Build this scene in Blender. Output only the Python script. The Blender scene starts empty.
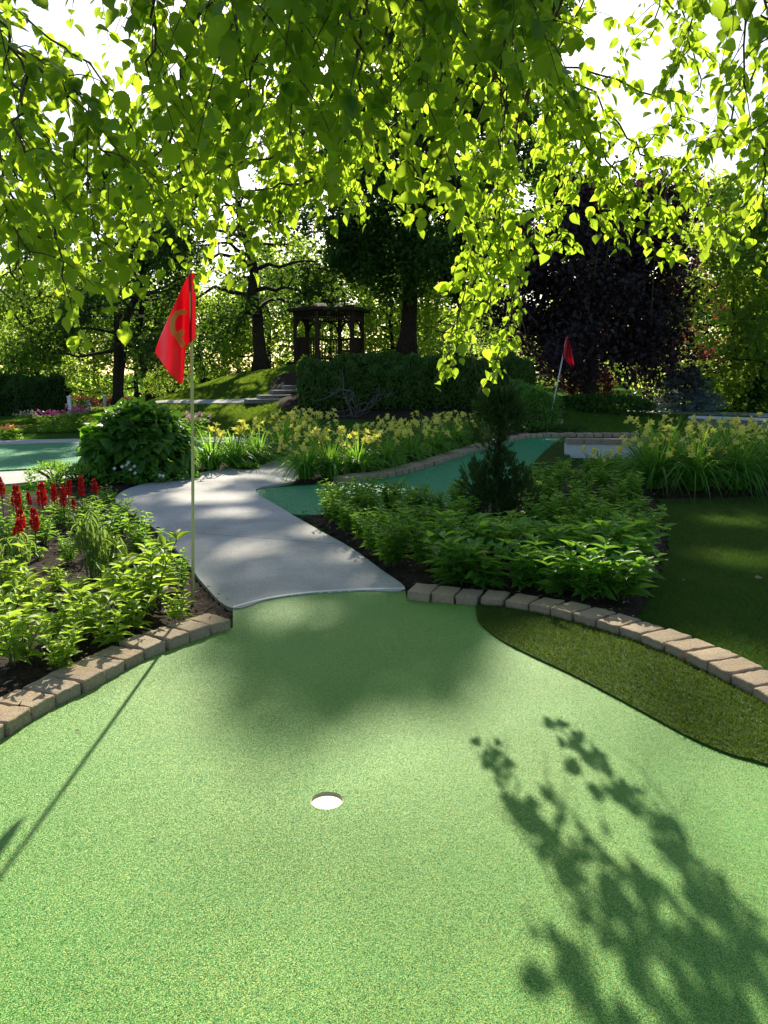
import bpy, math, random
import numpy as np
from mathutils import Vector, Matrix, noise as mnoise

R = np.random.default_rng(7)
random.seed(7)
rad = math.radians
scene = bpy.context.scene
COL = scene.collection

# ------------------------------------------------------------------ camera model (to survey positions)
F, CX, CY, H0, PITCH = 803.0, 384.0, 512.0, 1.5, rad(10)
SP, CP = math.sin(PITCH), math.cos(PITCH)

def sstep(a, b, x):
    t = np.clip((np.asarray(x, float) - a) / (b - a), 0, 1)
    return t * t * (3 - 2 * t)

HX = [-40, -14, -9.5, -8.5, -5.9, -3.2, 0, 4, 6, 8, 40]
HZ = [0, 0, .12, .37, 1.25, 1.7, 1.8, 1.5, .5, .15, .15]
def terrain(x, y):
    x = np.asarray(x, float); y = np.asarray(y, float)
    return np.interp(x, HX, HZ) * sstep(19, 31, y)

def ray(u, v):
    dy = (CY - v) / F
    return (u - CX) / F, CP + dy * SP, -SP + dy * CP
def G(u, v, z=0.0):                      # pixel -> point on the plane z
    x, y, dz = ray(u, v); t = (z - H0) / dz
    return (x * t, y * t, z)
def PY(u, v, Y):                         # pixel -> point at distance Y
    x, y, dz = ray(u, v); t = Y / y
    return (x * t, Y, H0 + dz * t)
def T(u, v):                             # pixel -> terrain
    x, y, dz = ray(u, v)
    t = 3.0
    while t < 70:
        if H0 + dz * t <= float(terrain(x * t, y * t)): break
        t += .05
    return (x * t, y * t, float(terrain(x * t, y * t)))

# ------------------------------------------------------------------ object helpers
def link(o, parent=None):
    COL.objects.link(o)
    if parent is not None: o.parent = parent
    return o
def tag(o, label, cat, group=None):
    o['label'] = label; o['category'] = cat
    if group: o['group'] = group
    return o
def thing(name, label, cat, loc=(0, 0, 0), rz=0.0, group=None):
    o = bpy.data.objects.new(name, None); o.empty_display_size = .1
    link(o); o.location = loc; o.rotation_euler = (0, 0, rz)
    return tag(o, label, cat, group)
def dup(root, loc, rz=0.0, label=None, sc=1.0):
    r = root.copy(); COL.objects.link(r); r.location = loc; r.rotation_euler = (0, 0, rz)
    r.scale = (sc, sc, sc) if not isinstance(sc, tuple) else sc
    if label: r['label'] = label
    for ch in list(root.children):
        c = ch.copy(); COL.objects.link(c); c.parent = r
        for g in ch.children:
            d = g.copy(); COL.objects.link(d); d.parent = c
    return r
ORD = ['first', 'second', 'third', 'fourth', 'fifth', 'sixth', 'seventh', 'eighth', 'ninth', 'tenth', 'eleventh', 'twelfth',
       'thirteenth', 'fourteenth', 'fifteenth', 'sixteenth', 'seventeenth', 'eighteenth', 'nineteenth', 'twentieth',
       'twenty-first', 'twenty-second', 'twenty-third', 'twenty-fourth', 'twenty-fifth', 'twenty-sixth', 'twenty-seventh',
       'twenty-eighth', 'twenty-ninth', 'thirtieth']

_t = {20: 'twent', 30: 'thirt', 40: 'fort', 50: 'fift', 60: 'sixt'}
for _n in range(31, 70):
    _d = _n // 10 * 10; ORD.append(_t[_d] + ('ieth' if _n % 10 == 0 else 'y-' + ORD[_n % 10 - 1]))

class MB:
    def __init__(s): s.V = []; s.Fs = []; s.n = 0
    def add(s, verts, faces, mi=0):
        verts = np.asarray(verts, float).reshape(-1, 3)
        if isinstance(faces, np.ndarray): faces = [faces]
        else:
            by = {}
            for f in faces: by.setdefault(len(f), []).append(f)
            faces = [np.array(x, int) for x in by.values()]
        for f in faces: s.Fs.append((f + s.n, mi))
        s.V.append(verts); s.n += len(verts)
        return s
    def mesh(s, name, mats, smooth=True):
        V = np.concatenate(s.V); me = bpy.data.meshes.new(name)
        me.vertices.add(len(V)); me.vertices.foreach_set('co', V.ravel())
        idx = np.concatenate([f.ravel() for f, _ in s.Fs])
        tot = np.concatenate([np.full(len(f), f.shape[1]) for f, _ in s.Fs])
        mi = np.concatenate([np.full(len(f), m) for f, m in s.Fs])
        st = np.concatenate([[0], np.cumsum(tot)[:-1]])
        me.loops.add(len(idx)); me.loops.foreach_set('vertex_index', idx)
        me.polygons.add(len(tot)); me.polygons.foreach_set('loop_start', st); me.polygons.foreach_set('loop_total', tot)
        me.polygons.foreach_set('material_index', mi)
        me.polygons.foreach_set('use_smooth', np.full(len(tot), bool(smooth)))
        me.update(calc_edges=True)
        for m in (mats if isinstance(mats, (list, tuple)) else [mats]): me.materials.append(m)
        return me
    def obj(s, name, mats, parent=None, smooth=True):
        return link(bpy.data.objects.new(name, s.mesh(name, mats, smooth)), parent)
    def tube(s, pts, rr, sides=6, mi=0):
        pts = np.asarray(pts, float); n = len(pts)
        rr = np.broadcast_to(np.asarray(rr, float), (n,))
        tg = np.gradient(pts, axis=0); tg /= np.linalg.norm(tg, axis=1)[:, None] + 1e-9
        a = np.array([1., 0, 0]) if abs(tg[0][0]) < .8 else np.array([0, 1., 0])
        u = np.cross(tg[0], a); u /= np.linalg.norm(u)
        ang = np.linspace(0, 2 * np.pi, sides, endpoint=False)
        ca, sa = np.cos(ang)[:, None], np.sin(ang)[:, None]
        V = []
        for i in range(n):
            u = u - tg[i] * np.dot(u, tg[i]); u /= np.linalg.norm(u) + 1e-9
            w = np.cross(tg[i], u)
            V.append(pts[i] + rr[i] * (ca * u + sa * w))
        V = np.concatenate(V)
        i = np.arange(n - 1)[:, None] * sides; k = np.arange(sides)[None]; k2 = (k + 1) % sides
        q = np.stack([i + k, i + k2, i + sides + k2, i + sides + k], -1).reshape(-1, 4)
        f = [list(x) for x in q] + [list(range(sides))[::-1], list(range((n - 1) * sides, n * sides))]
        return s.add(V, f, mi)
    def box(s, c, d, rz=0, mi=0):
        x, y, z = [k / 2 for k in d]
        v = np.array([[-x, -y, -z], [x, -y, -z], [x, y, -z], [-x, y, -z], [-x, -y, z], [x, -y, z], [x, y, z], [-x, y, z]])
        ca, sa = math.cos(rz), math.sin(rz)
        v = np.stack([v[:, 0] * ca - v[:, 1] * sa, v[:, 0] * sa + v[:, 1] * ca, v[:, 2]], 1) + np.array(c)
        return s.add(v, np.array([[0, 3, 2, 1], [4, 5, 6, 7], [0, 1, 5, 4], [1, 2, 6, 5], [2, 3, 7, 6], [3, 0, 4, 7]]), mi)
    def leaves(s, P, D, N, L, W, tm, mi=0):
        P = np.asarray(P, float); n = len(P)
        if n == 0: return s
        D = D / (np.linalg.norm(D, axis=1)[:, None] + 1e-9)
        S = np.cross(D, N); S /= np.linalg.norm(S, axis=1)[:, None] + 1e-9
        N = np.cross(S, D)
        tv, tf = tm
        L = np.broadcast_to(np.asarray(L, float), (n,))[:, None, None]; W = np.broadcast_to(np.asarray(W, float), (n,))[:, None, None]
        V = P[:, None] + tv[None, :, 0:1] * L * D[:, None] + tv[None, :, 1:2] * W * S[:, None] + tv[None, :, 2:3] * L * N[:, None]
        k = len(tv)
        for f in tf:
            ff = (np.arange(n)[:, None, None] * k + f[None]).reshape(-1, f.shape[1])
            s.Fs.append((ff + s.n, mi))
        s.V.append(V.reshape(-1, 3)); s.n += n * k
        return s

# leaf templates (along, across, out of plane) and faces
def strip_leaf(prof, curve, fold):
    """prof: list of (s, halfwidth); folded on the midrib, curved by curve*s^2"""
    v, q = [], []
    for s_, w in prof:
        b = -curve * s_ * s_
        v += [(s_, -w, b + fold * w), (s_, 0, b), (s_, w, b + fold * w)]
    for i in range(len(prof) - 1):
        a = 3 * i
        q += [[a, a + 1, a + 4, a + 3], [a + 1, a + 2, a + 5, a + 4]]
    return np.array(v, float), [np.array(q)]
OVATE = strip_leaf([(0, .02), (.06, .26), (.16, .40), (.19, .43), (.3, .46), (.33, .5), (.45, .46), (.48, .49), (.6, .38), (.63, .4), (.75, .23), (.78, .24), (.9, .08), (1, .004)], .16, .28)
BROAD = strip_leaf([(0, .03), (.12, .34), (.35, .5), (.6, .42), (.82, .2), (1, .01)], .25, .3)
LANCE = strip_leaf([(0, .05), (.2, .38), (.45, .5), (.7, .33), (.9, .1), (1, .01)], .3, .3)
WILT = strip_leaf([(0, .1), (.25, .4), (.5, .35), (.75, .22), (1, .02)], .1, .9)
CARD = (np.array([(0, 0, 0), (.45, -.5, .07), (1, 0, -.08), (.5, .5, .07)], float), [np.array([[0, 1, 2], [0, 2, 3]])])
LOBED = (np.array([(0, 0, 0), (.1, -.5, .06), (.42, -.3, .03), (.6, -.5, .05), (1, 0, -.1), (.6, .5, .05), (.42, .3, .03), (.1, .5, .06), (.4, 0, 0)], float),
         [np.array([[8, 0, 1], [8, 1, 2], [8, 2, 3], [8, 3, 4], [8, 4, 5], [8, 5, 6], [8, 6, 7], [8, 7, 0]])])
NEEDLE = (np.array([(0, -.5, 0), (0, .5, 0), (.6, .35, .05), (1, 0, 0), (.6, -.35, .05)], float), [np.array([[0, 1, 2, 3, 4]])])

def unit(n, rng=R):
    v = rng.normal(size=(n, 3)); return v / np.linalg.norm(v, axis=1)[:, None]

# ------------------------------------------------------------------ materials
def nmat(name):
    m = bpy.data.materials.new(name); m.use_nodes = True
    nt = m.node_tree; nt.nodes.clear()
    out = nt.nodes.new('ShaderNodeOutputMaterial')
    return m, nt, out
def N_(nt, kind, **kw):
    n = nt.nodes.new('ShaderNode' + kind)
    for k, v in kw.items():
        if k.startswith('i_'):
            n.inputs[k[2:].replace('_', ' ')].default_value = v
        else: setattr(n, k, v)
    return n
def ramp(nt, fac, stops):
    r = N_(nt, 'ValToRGB'); e = r.color_ramp.elements
    while len(e) < len(stops): e.new(.5)
    for q, (p, c) in zip(e, stops): q.position = p; q.color = (*c, 1)
    nt.links.new(fac, r.inputs[0]); return r.outputs[0]
def noise_(nt, scale, detail=4, rough=.6, obj=True, dist=0):
    tc = N_(nt, 'TexCoord'); n = N_(nt, 'TexNoise')
    n.inputs['Scale'].default_value = scale; n.inputs['Detail'].default_value = detail
    n.inputs['Roughness'].default_value = rough; n.inputs['Distortion'].default_value = dist
    nt.links.new(tc.outputs['Object'], n.inputs['Vector']); return n.outputs[0]
def mixc(nt, fac, a, b, mode='MIX'):
    m = N_(nt, 'Mix', data_type='RGBA', blend_type=mode)
    for i, x in ((0, fac), (6, a), (7, b)):
        if hasattr(x, 'is_output'): nt.links.new(x, m.inputs[i])
        elif i: m.inputs[i].default_value = (*x, 1)
        else: m.inputs[0].default_value = x
    return m.outputs[2]
def bump(nt, h, strength, dist):
    b = N_(nt, 'Bump'); b.inputs['Strength'].default_value = strength; b.inputs['Distance'].default_value = dist
    nt.links.new(h, b.inputs['Height']); return b.outputs[0]
def setin(nt, sock, x):
    if hasattr(x, 'is_output'): nt.links.new(x, sock)
    elif isinstance(x, tuple): sock.default_value = (*x, 1)
    else: sock.default_value = x
def principled(nt, out, col, rough=.7, spec=.3, normal=None, metal=0, sheen=0):
    p = N_(nt, 'BsdfPrincipled')
    setin(nt, p.inputs['Base Color'], col); setin(nt, p.inputs['Roughness'], rough)
    p.inputs['Specular IOR Level'].default_value = spec; p.inputs['Metallic'].default_value = metal
    if sheen: p.inputs['Sheen Weight'].default_value = sheen
    if normal is not None: nt.links.new(normal, p.inputs['Normal'])
    nt.links.new(p.outputs[0], out.inputs[0]); return p

def leaf_mat(name, c1, c2, trans, tfac=.45, rough=.45, spec=.35, per_obj=.15):
    """green leaf: reflects c1..c2 leaf by leaf, lets yellow-green light through"""
    m, nt, out = nmat(name)
    g = N_(nt, 'NewGeometry'); oi = N_(nt, 'ObjectInfo')
    col = mixc(nt, g.outputs['Random Per Island'], c1, c2)
    hs = N_(nt, 'HueSaturation')
    mm = N_(nt, 'MapRange'); mm.inputs[3].default_value = 1 - per_obj; mm.inputs[4].default_value = 1 + per_obj
    nt.links.new(oi.outputs['Random'], mm.inputs[0]); nt.links.new(mm.outputs[0], hs.inputs['Value']); nt.links.new(col, hs.inputs['Color'])
    p = principled(nt, out, hs.outputs[0], rough, spec)
    t = N_(nt, 'BsdfTranslucent')
    tc = mixc(nt, g.outputs['Random Per Island'], trans, tuple(x * .55 for x in trans)); nt.links.new(tc, t.inputs[0])
    mx = N_(nt, 'MixShader'); mx.inputs[0].default_value = tfac
    nt.links.new(p.outputs[0], mx.inputs[1]); nt.links.new(t.outputs[0], mx.inputs[2]); nt.links.new(mx.outputs[0], out.inputs[0])
    return m
def plain(name, c, rough=.6, spec=.3, var=.0, scale=8, c2=None, bstr=0, bdist=.01, bscale=40, rnd=0, metal=0):
    m, nt, out = nmat(name)
    col = c
    if c2: col = ramp(nt, noise_(nt, scale, 5), [(.35, c), (.68, c2)])
    if rnd:
        oi = N_(nt, 'ObjectInfo'); hs = N_(nt, 'HueSaturation'); mm = N_(nt, 'MapRange')
        mm.inputs[3].default_value = 1 - rnd; mm.inputs[4].default_value = 1 + rnd
        nt.links.new(oi.outputs['Random'], mm.inputs[0]); nt.links.new(mm.outputs[0], hs.inputs['Value'])
        setin(nt, hs.inputs['Color'], col); col = hs.outputs[0]
    nrm = bump(nt, noise_(nt, bscale, 5), bstr, bdist) if bstr else None
    principled(nt, out, col, rough, spec, nrm, metal)
    return m

def turf_mat(name, dark, mid, light, grain=260, rough=.5, spec=.5):
    m, nt, out = nmat(name)
    tc = N_(nt, 'TexCoord')
    vo = N_(nt, 'TexVoronoi'); vo.inputs['Scale'].default_value = grain; nt.links.new(tc.outputs['Object'], vo.inputs['Vector'])
    big = noise_(nt, 1.3, 3); fine = noise_(nt, grain * .6, 3)
    sep = N_(nt, 'SeparateColor'); nt.links.new(vo.outputs['Color'], sep.inputs[0])
    col = ramp(nt, sep.outputs[0], [(0, dark), (.48, mid), (1, light)])
    col = mixc(nt, ramp(nt, big, [(.3, (0, 0, 0)), (.75, (.35, .35, .35))]), col, mid)
    # every fibre tilts its own way
    vm = N_(nt, 'VectorMath', operation='SUBTRACT'); nt.links.new(vo.outputs['Color'], vm.inputs[0]); vm.inputs[1].default_value = (.5, .5, .5)
    sc_ = N_(nt, 'VectorMath', operation='MULTIPLY'); nt.links.new(vm.outputs[0], sc_.inputs[0]); sc_.inputs[1].default_value = (1.5, 1.5, 0)
    geo = N_(nt, 'NewGeometry')
    ad = N_(nt, 'VectorMath', operation='ADD'); nt.links.new(sc_.outputs[0], ad.inputs[0]); nt.links.new(geo.outputs['Normal'], ad.inputs[1])
    nn = N_(nt, 'VectorMath', operation='NORMALIZE'); nt.links.new(ad.outputs[0], nn.inputs[0])
    b = N_(nt, 'Bump'); b.inputs['Strength'].default_value = .35; b.inputs['Distance'].default_value = .004
    nt.links.new(fine, b.inputs['Height']); nt.links.new(nn.outputs[0], b.inputs['Normal'])
    principled(nt, out, col, rough, spec, b.outputs[0])
    return m

M = {}
M['turf'] = turf_mat('putting turf', (.006, .12, .014), (.036, .275, .03), (.52, .54, .14), 620, .5, .2)
M['turf_far'] = turf_mat('shaded putting turf', (.005, .15, .05), (.008, .25, .09), (.03, .34, .13), 110, .6, .2)  # shaded copy of the turf: its darker blue-green shade is in the colour
M['rough'] = leaf_mat('rough turf fibre', (.018, .07, .006), (.062, .125, .012), (.16, .26, .012), .4, .45, .4)
M['rough_base'] = plain('rough turf base', (.02, .055, .006), .9, .1, c2=(.05, .085, .01), scale=60)

m, nt, out = nmat('lawn')
c = ramp(nt, noise_(nt, 1.1, 6), [(.3, (.03, .09, .014)), (.5, (.05, .13, .02)), (.72, (.09, .15, .03))])
c = mixc(nt, ramp(nt, noise_(nt, 45, 4), [(.35, (0, 0, 0)), (.7, (.6, .6, .6))]), c, (.025, .055, .01))
principled(nt, out, c, 1.0, .0, bump(nt, noise_(nt, 70, 4), .8, .03)); M['lawn'] = m
M['grass'] = leaf_mat('grass blade', (.03, .11, .014), (.08, .18, .028), (.3, .45, .04), .5, .55, .15)
M['shade_grass'] = leaf_mat('lawn grass blade', (.03, .085, .016), (.11, .16, .042), (.22, .3, .045), .4, .6, .15)  # duller copy of the grass, the lawn's shade put into its colour

m, nt, out = nmat('concrete')
c = ramp(nt, noise_(nt, 2.2, 7, .65), [(.25, (.42, .415, .39)), (.55, (.54, .53, .5)), (.8, (.63, .615, .57))])
c = mixc(nt, ramp(nt, noise_(nt, 130, 3), [(.42, (.55, .55, .55)), (.6, (0, 0, 0))]), c, (.24, .24, .235))
c = mixc(nt, ramp(nt, noise_(nt, .8, 6, .7, dist=1), [(.5, (0, 0, 0)), (.72, (.5, .5, .5))]), c, (.22, .21, .19))
tc = N_(nt, 'TexCoord'); sx = N_(nt, 'SeparateXYZ'); nt.links.new(tc.outputs['Object'], sx.inputs[0])
dv = N_(nt, 'Math', operation='PINGPONG'); dv.inputs[1].default_value = 1.1
ad = N_(nt, 'Math', operation='MULTIPLY_ADD'); ad.inputs[1].default_value = .35; nt.links.new(sx.outputs[0], ad.inputs[0]); nt.links.new(sx.outputs[1], ad.inputs[2]); nt.links.new(ad.outputs[0], dv.inputs[0])
jn = ramp(nt, dv.outputs[0], [(0, (.75, .75, .75)), (.007, (.6, .6, .6)), (.012, (0, 0, 0))])
c = mixc(nt, jn, c, (.1, .1, .095))
sp = ramp(nt, noise_(nt, 14, 6, .75), [(.62, (0, 0, 0)), (.75, (.45, .45, .45))]); c = mixc(nt, sp, c, (.17, .16, .14))
principled(nt, out, c, .85, .25, bump(nt, noise_(nt, 160, 4), .6, .008)); M['concrete'] = m

m, nt, out = nmat('mulch')
c = ramp(nt, noise_(nt, 28, 8, .75), [(.35, (.018, .012, .009)), (.55, (.05, .035, .025)), (.75, (.13, .1, .07))])
principled(nt, out, c, .95, .1, bump(nt, noise_(nt, 35, 6), 1, .05)); M['mulch'] = m
m, nt, out = nmat('mulch chip')
g = N_(nt, 'NewGeometry')
c = ramp(nt, g.outputs['Random Per Island'], [(0, (.035, .024, .017)), (.5, (.11, .075, .05)), (.85, (.26, .2, .15)), (1, (.45, .38, .3))])
principled(nt, out, c, .9, .15); M['chip'] = m

m, nt, out = nmat('paver')
oi = N_(nt, 'ObjectInfo')
base = ramp(nt, oi.outputs['Random'], [(0, (.34, .245, .15)), (.35, (.42, .32, .205)), (.7, (.31, .24, .16)), (1, (.39, .32, .225))])
c = mixc(nt, ramp(nt, noise_(nt, 22, 7, .7), [(.35, (.0, .0, .0)), (.75, (.8, .8, .8))]), base, (.48, .39, .28))
c = mixc(nt, ramp(nt, noise_(nt, 190, 2), [(.35, (.8, .8, .8)), (.5, (0, 0, 0))]), c, (.14, .1, .08))
principled(nt, out, c, .9, .2, bump(nt, noise_(nt, 120, 5), .7, .008)); M['paver'] = m

m, nt, out = nmat('bark')
c = ramp(nt, noise_(nt, 9, 7, .7, dist=1.5), [(.3, (.02, .015, .011)), (.55, (.06, .045, .033)), (.8, (.12, .1, .08))])
principled(nt, out, c, .9, .2, bump(nt, noise_(nt, 16, 6, dist=2), 1, .06)); M['bark'] = m
M['twig'] = plain('young twig', (.05, .035, .02), .6, .3, c2=(.11, .075, .045), scale=30)
M['deadwood'] = plain('contorted wood', (.09, .08, .072), .9, .1, c2=(.17, .15, .135), scale=12, bstr=.5)
M['canopy'] = leaf_mat('overhanging leaf', (.02, .065, .009), (.05, .125, .015), (.62, .9, .045), .62, .4, .4)
M['leaf_dark'] = leaf_mat('dark tree leaf', (.02, .06, .012), (.045, .105, .02), (.18, .36, .03), .38, .55, .25)
M['leaf_mid'] = leaf_mat('mid tree leaf', (.04, .11, .018), (.08, .18, .028), (.46, .68, .06), .55, .5, .3)
M['leaf_lime'] = leaf_mat('lit tree leaf', (.06, .16, .03), (.12, .24, .04), (.7, .93, .14), .64, .5, .3)  # brighter leaf copy, the backlit glow put into its colours
M['leaf_purple'] = leaf_mat('purple tree leaf', (.03, .022, .03), (.05, .036, .042), (.12, .045, .05), .25, .5, .3)
M['leaf_red'] = leaf_mat('burgundy leaf', (.08, .025, .025), (.16, .06, .05), (.32, .07, .06), .4, .5, .3)
M['hedge'] = leaf_mat('hedge leaf', (.035, .1, .014), (.075, .16, .022), (.16, .32, .03), .35, .5, .3)
M['shrub'] = leaf_mat('shrub leaf', (.045, .15, .02), (.09, .23, .04), (.28, .6, .04), .42, .45, .4)
M['perennial'] = leaf_mat('perennial leaf', (.055, .19, .022), (.13, .31, .04), (.42, .74, .06), .5, .5, .25, .2)
M['broad'] = leaf_mat('broad perennial leaf', (.06, .2, .026), (.13, .32, .045), (.4, .74, .06), .48, .45, .3, .15)
M['lime_plant'] = leaf_mat('lime perennial leaf', (.13, .25, .025), (.24, .36, .04), (.62, .88, .07), .52, .5, .25, .15)
M['wilted'] = leaf_mat('wilted leaf', (.07, .16, .03), (.22, .3, .09), (.4, .6, .1), .4, .5, .35)
M['strap'] = leaf_mat('daylily leaf', (.05, .19, .022), (.12, .3, .04), (.38, .72, .06), .5, .5, .25, .15)
M['petal'] = leaf_mat('yellow petal', (.85, .78, .07), (.9, .86, .2), (.92, .9, .15), .45, .5, .3, .1)
M['red_flower'] = leaf_mat('red plume', (.48, .012, .014), (.62, .03, .02), (.55, .02, .015), .3, .5, .3)
M['pink_flower'] = leaf_mat('pink petal', (.6, .08, .25), (.7, .16, .36), (.6, .12, .3), .3, .5, .3)
M['pale_flower'] = leaf_mat('pale petal', (.6, .38, .36), (.72, .55, .45), (.6, .4, .35), .3, .5, .3)
M['white_flower'] = leaf_mat('white petal', (.75, .75, .72), (.82, .82, .8), (.6, .6, .55), .3, .5, .3)
M['orange_flower'] = leaf_mat('orange petal', (.6, .22, .05), (.7, .3, .08), (.6, .25, .06), .3, .5, .3)
M['conifer'] = leaf_mat('conifer spray', (.02, .06, .014), (.05, .1, .025), (.1, .2, .03), .3, .6, .25)
M['spruce'] = leaf_mat('blue spruce needle', (.14, .22, .23), (.28, .38, .4), (.08, .12, .1), .15, .6, .25)
M['stem'] = plain('green stem', (.06, .12, .03), .6, .3, c2=(.1, .14, .04), scale=20)
M['core'] = plain('dark hedge core', (.012, .02, .008), .95, .05, c2=(.025, .03, .012), scale=20)
M['wood'] = plain('dark stained timber', (.035, .022, .014), .75, .2, c2=(.065, .04, .028), scale=10, bstr=.3)
M['shingle'] = plain('weathered shingle', (.035, .028, .023), .95, .05, c2=(.08, .065, .055), scale=6, bstr=.6)
M['pale_wood'] = plain('pale timber', (.38, .27, .18), .75, .25, c2=(.46, .35, .25), scale=10)
M['white'] = plain('white paint', (.74, .74, .72), .5, .4, c2=(.8, .8, .79), scale=5)
M['offwhite'] = plain('painted concrete', (.62, .62, .6), .75, .3, c2=(.72, .72, .7), scale=4, bstr=.3)
M['cup'] = plain('cream cup plastic', (.66, .55, .3), .5, .3)
M['pole'] = plain('pale fibreglass pole', (.55, .53, .22), .4, .5, c2=(.6, .57, .27), scale=6)
M['pole_white'] = plain('white fibreglass pole', (.6, .6, .56), .4, .5)
M['gold'] = leaf_mat('gold print', (.62, .46, .17), (.62, .46, .17), (.75, .5, .12), .35, .5, .4, 0)
M['stone'] = plain('step stone', (.16, .155, .14), .85, .2, c2=(.26, .25, .23), scale=5, bstr=.5)
m, nt, out = nmat('red flag cloth')
p = principled(nt, out, (.6, .014, .055), .38, .5)
p.inputs['Coat Weight'].default_value = .25; p.inputs['Coat Roughness'].default_value = .3
t = N_(nt, 'BsdfTranslucent'); t.inputs[0].default_value = (.8, .02, .08, 1)
mx = N_(nt, 'MixShader'); mx.inputs[0].default_value = .5
nt.links.new(p.outputs[0], mx.inputs[1]); nt.links.new(t.outputs[0], mx.inputs[2]); nt.links.new(mx.outputs[0], out.inputs[0]); M['flag'] = m
m, nt, out = nmat('grey siding')
tc = N_(nt, 'TexCoord'); w = N_(nt, 'TexWave', bands_direction='Z', wave_profile='SAW'); w.inputs['Scale'].default_value = 1.6
nt.links.new(tc.outputs['Object'], w.inputs['Vector'])
principled(nt, out, ramp(nt, w.outputs[0], [(0, (.2, .23, .26)), (.85, (.25, .28, .31)), (1, (.1, .11, .12))]), .7, .3); M['siding'] = m
M['fallen'] = leaf_mat('dry leaf', (.3, .2, .11), (.5, .36, .2), (.4, .25, .1), .3, .6, .2)

# ------------------------------------------------------------------ the setting
def struct(o): o['kind'] = 'structure'; return o
def stuff(o): o['kind'] = 'stuff'; return o

xs = np.unique(np.concatenate([np.linspace(-140, -20, 13), np.linspace(-20, 20, 81), np.linspace(20, 140, 13)]))
ys = np.unique(np.concatenate([np.linspace(-12, 10, 23), np.linspace(10, 45, 90), np.linspace(45, 260, 22)]))
X, Y = np.meshgrid(xs, ys)
Z = terrain(X, Y)
nx, ny = len(xs), len(ys)
i, j = np.meshgrid(np.arange(nx - 1), np.arange(ny - 1)); a = (j * nx + i).ravel()
struct(MB().add(np.stack([X.ravel(), Y.ravel(), Z.ravel()], 1), np.stack([a, a + 1, a + 1 + nx, a + nx], 1)).obj('lawn', M['lawn']))

def smooth_loop(pts, n=6, closed=False):
    p = [np.array(q[:2], float) for q in pts]; out_ = []
    m_ = len(p)
    rng = range(m_ if closed else m_ - 1)
    for k in rng:
        g = (lambda q: p[q % m_]) if closed else (lambda q: p[min(max(q, 0), m_ - 1)])
        p0, p1, p2, p3 = g(k - 1), g(k), g(k + 1), g(k + 2)
        for t in np.linspace(0, 1, n, endpoint=False):
            out_.append(.5 * ((2 * p1) + (p2 - p0) * t + (2 * p0 - 5 * p1 + 4 * p2 - p3) * t * t + (3 * p1 - p0 - 3 * p2 + p3) * t ** 3))
    if not closed: out_.append(p[-1])
    return np.array(out_)
import bmesh
def sheet(name, loop, z, mat, thick=0.0, hole=None, onterrain=False, parent=None):
    """a flat sheet with the given outline, its rim going down by thick"""
    bm = bmesh.new()
    def ring(pts):
        vs = [bm.verts.new((x, y, (float(terrain(x, y)) if onterrain else 0) + z)) for x, y in pts]
        return [bm.edges.new((vs[k], vs[(k + 1) % len(vs)])) for k in range(len(vs))], vs
    e, vs = ring(loop); ee = list(e)
    if hole is not None: e2, _ = ring(hole); ee += e2
    bmesh.ops.triangle_fill(bm, edges=ee, use_beauty=True)
    bmesh.ops.recalc_face_normals(bm, faces=bm.faces)
    if bm.faces and sum(f.normal.z for f in bm.faces) < 0: bmesh.ops.reverse_faces(bm, faces=bm.faces)
    if thick:
        low = [bm.verts.new((v.co.x, v.co.y, v.co.z - thick)) for v in vs]
        for k in range(len(vs)):
            k2 = (k + 1) % len(vs)
            bm.faces.new((vs[k], low[k], low[k2], vs[k2]))
    me = bpy.data.meshes.new(name); bm.to_mesh(me); bm.free(); me.materials.append(mat)
    return link(bpy.data.objects.new(name, me), parent)
def pix(lst): return [G(u, v)[:2] for u, v in lst]

# outlines, surveyed on the ground
left_edge = smooth_loop(pix([(233, 632), (188, 648), (147, 664), (100, 690), (50, 716), (0, 747)]) + [(-1.76, 2.3), (-1.9, 1.5), (-1.95, .3), (-1.9, -1.6)])
right_edge = smooth_loop(pix([(407, 604), (455, 608), (505, 613), (555, 623), (605, 637), (660, 657), (710, 681), (768, 713)]) + [(1.84, 2.6), (1.92, 1.5), (1.92, 0), (1.85, -1.6)])
path_lip = smooth_loop(pix([(233, 613), (268, 604), (310, 598), (360, 595), (405, 594)]))
hole_c = np.array(G(327, 802, .02)[:2]); ang = np.linspace(0, 2 * np.pi, 40, endpoint=False)
hole = np.stack([hole_c[0] + .057 * np.cos(ang), hole_c[1] + .057 * np.sin(ang)], 1)
green_loop = np.concatenate([left_edge[::-1], path_lip, right_edge])
struct(sheet('putting_green', green_loop, .026, M['turf'], .02, hole))

rough_in = smooth_loop(pix([(476, 611), (479, 627), (500, 645), (530, 661), (570, 680), (610, 701), (650, 723), (690, 745), (730, 762), (768, 773)]) + [(1.75, 2.5)])
k0 = int(np.argmin(np.hypot(right_edge[:, 0] - rough_in[0][0], right_edge[:, 1] - rough_in[0][1])))
k1 = int(np.argmin(np.hypot(right_edge[:, 0] - 1.84, right_edge[:, 1] - 2.6)))
rough_loop = np.concatenate([rough_in, right_edge[k0:k1][::-1]])
struct(sheet('rough_turf', rough_loop, .036, M['rough_base'], .009))

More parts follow.
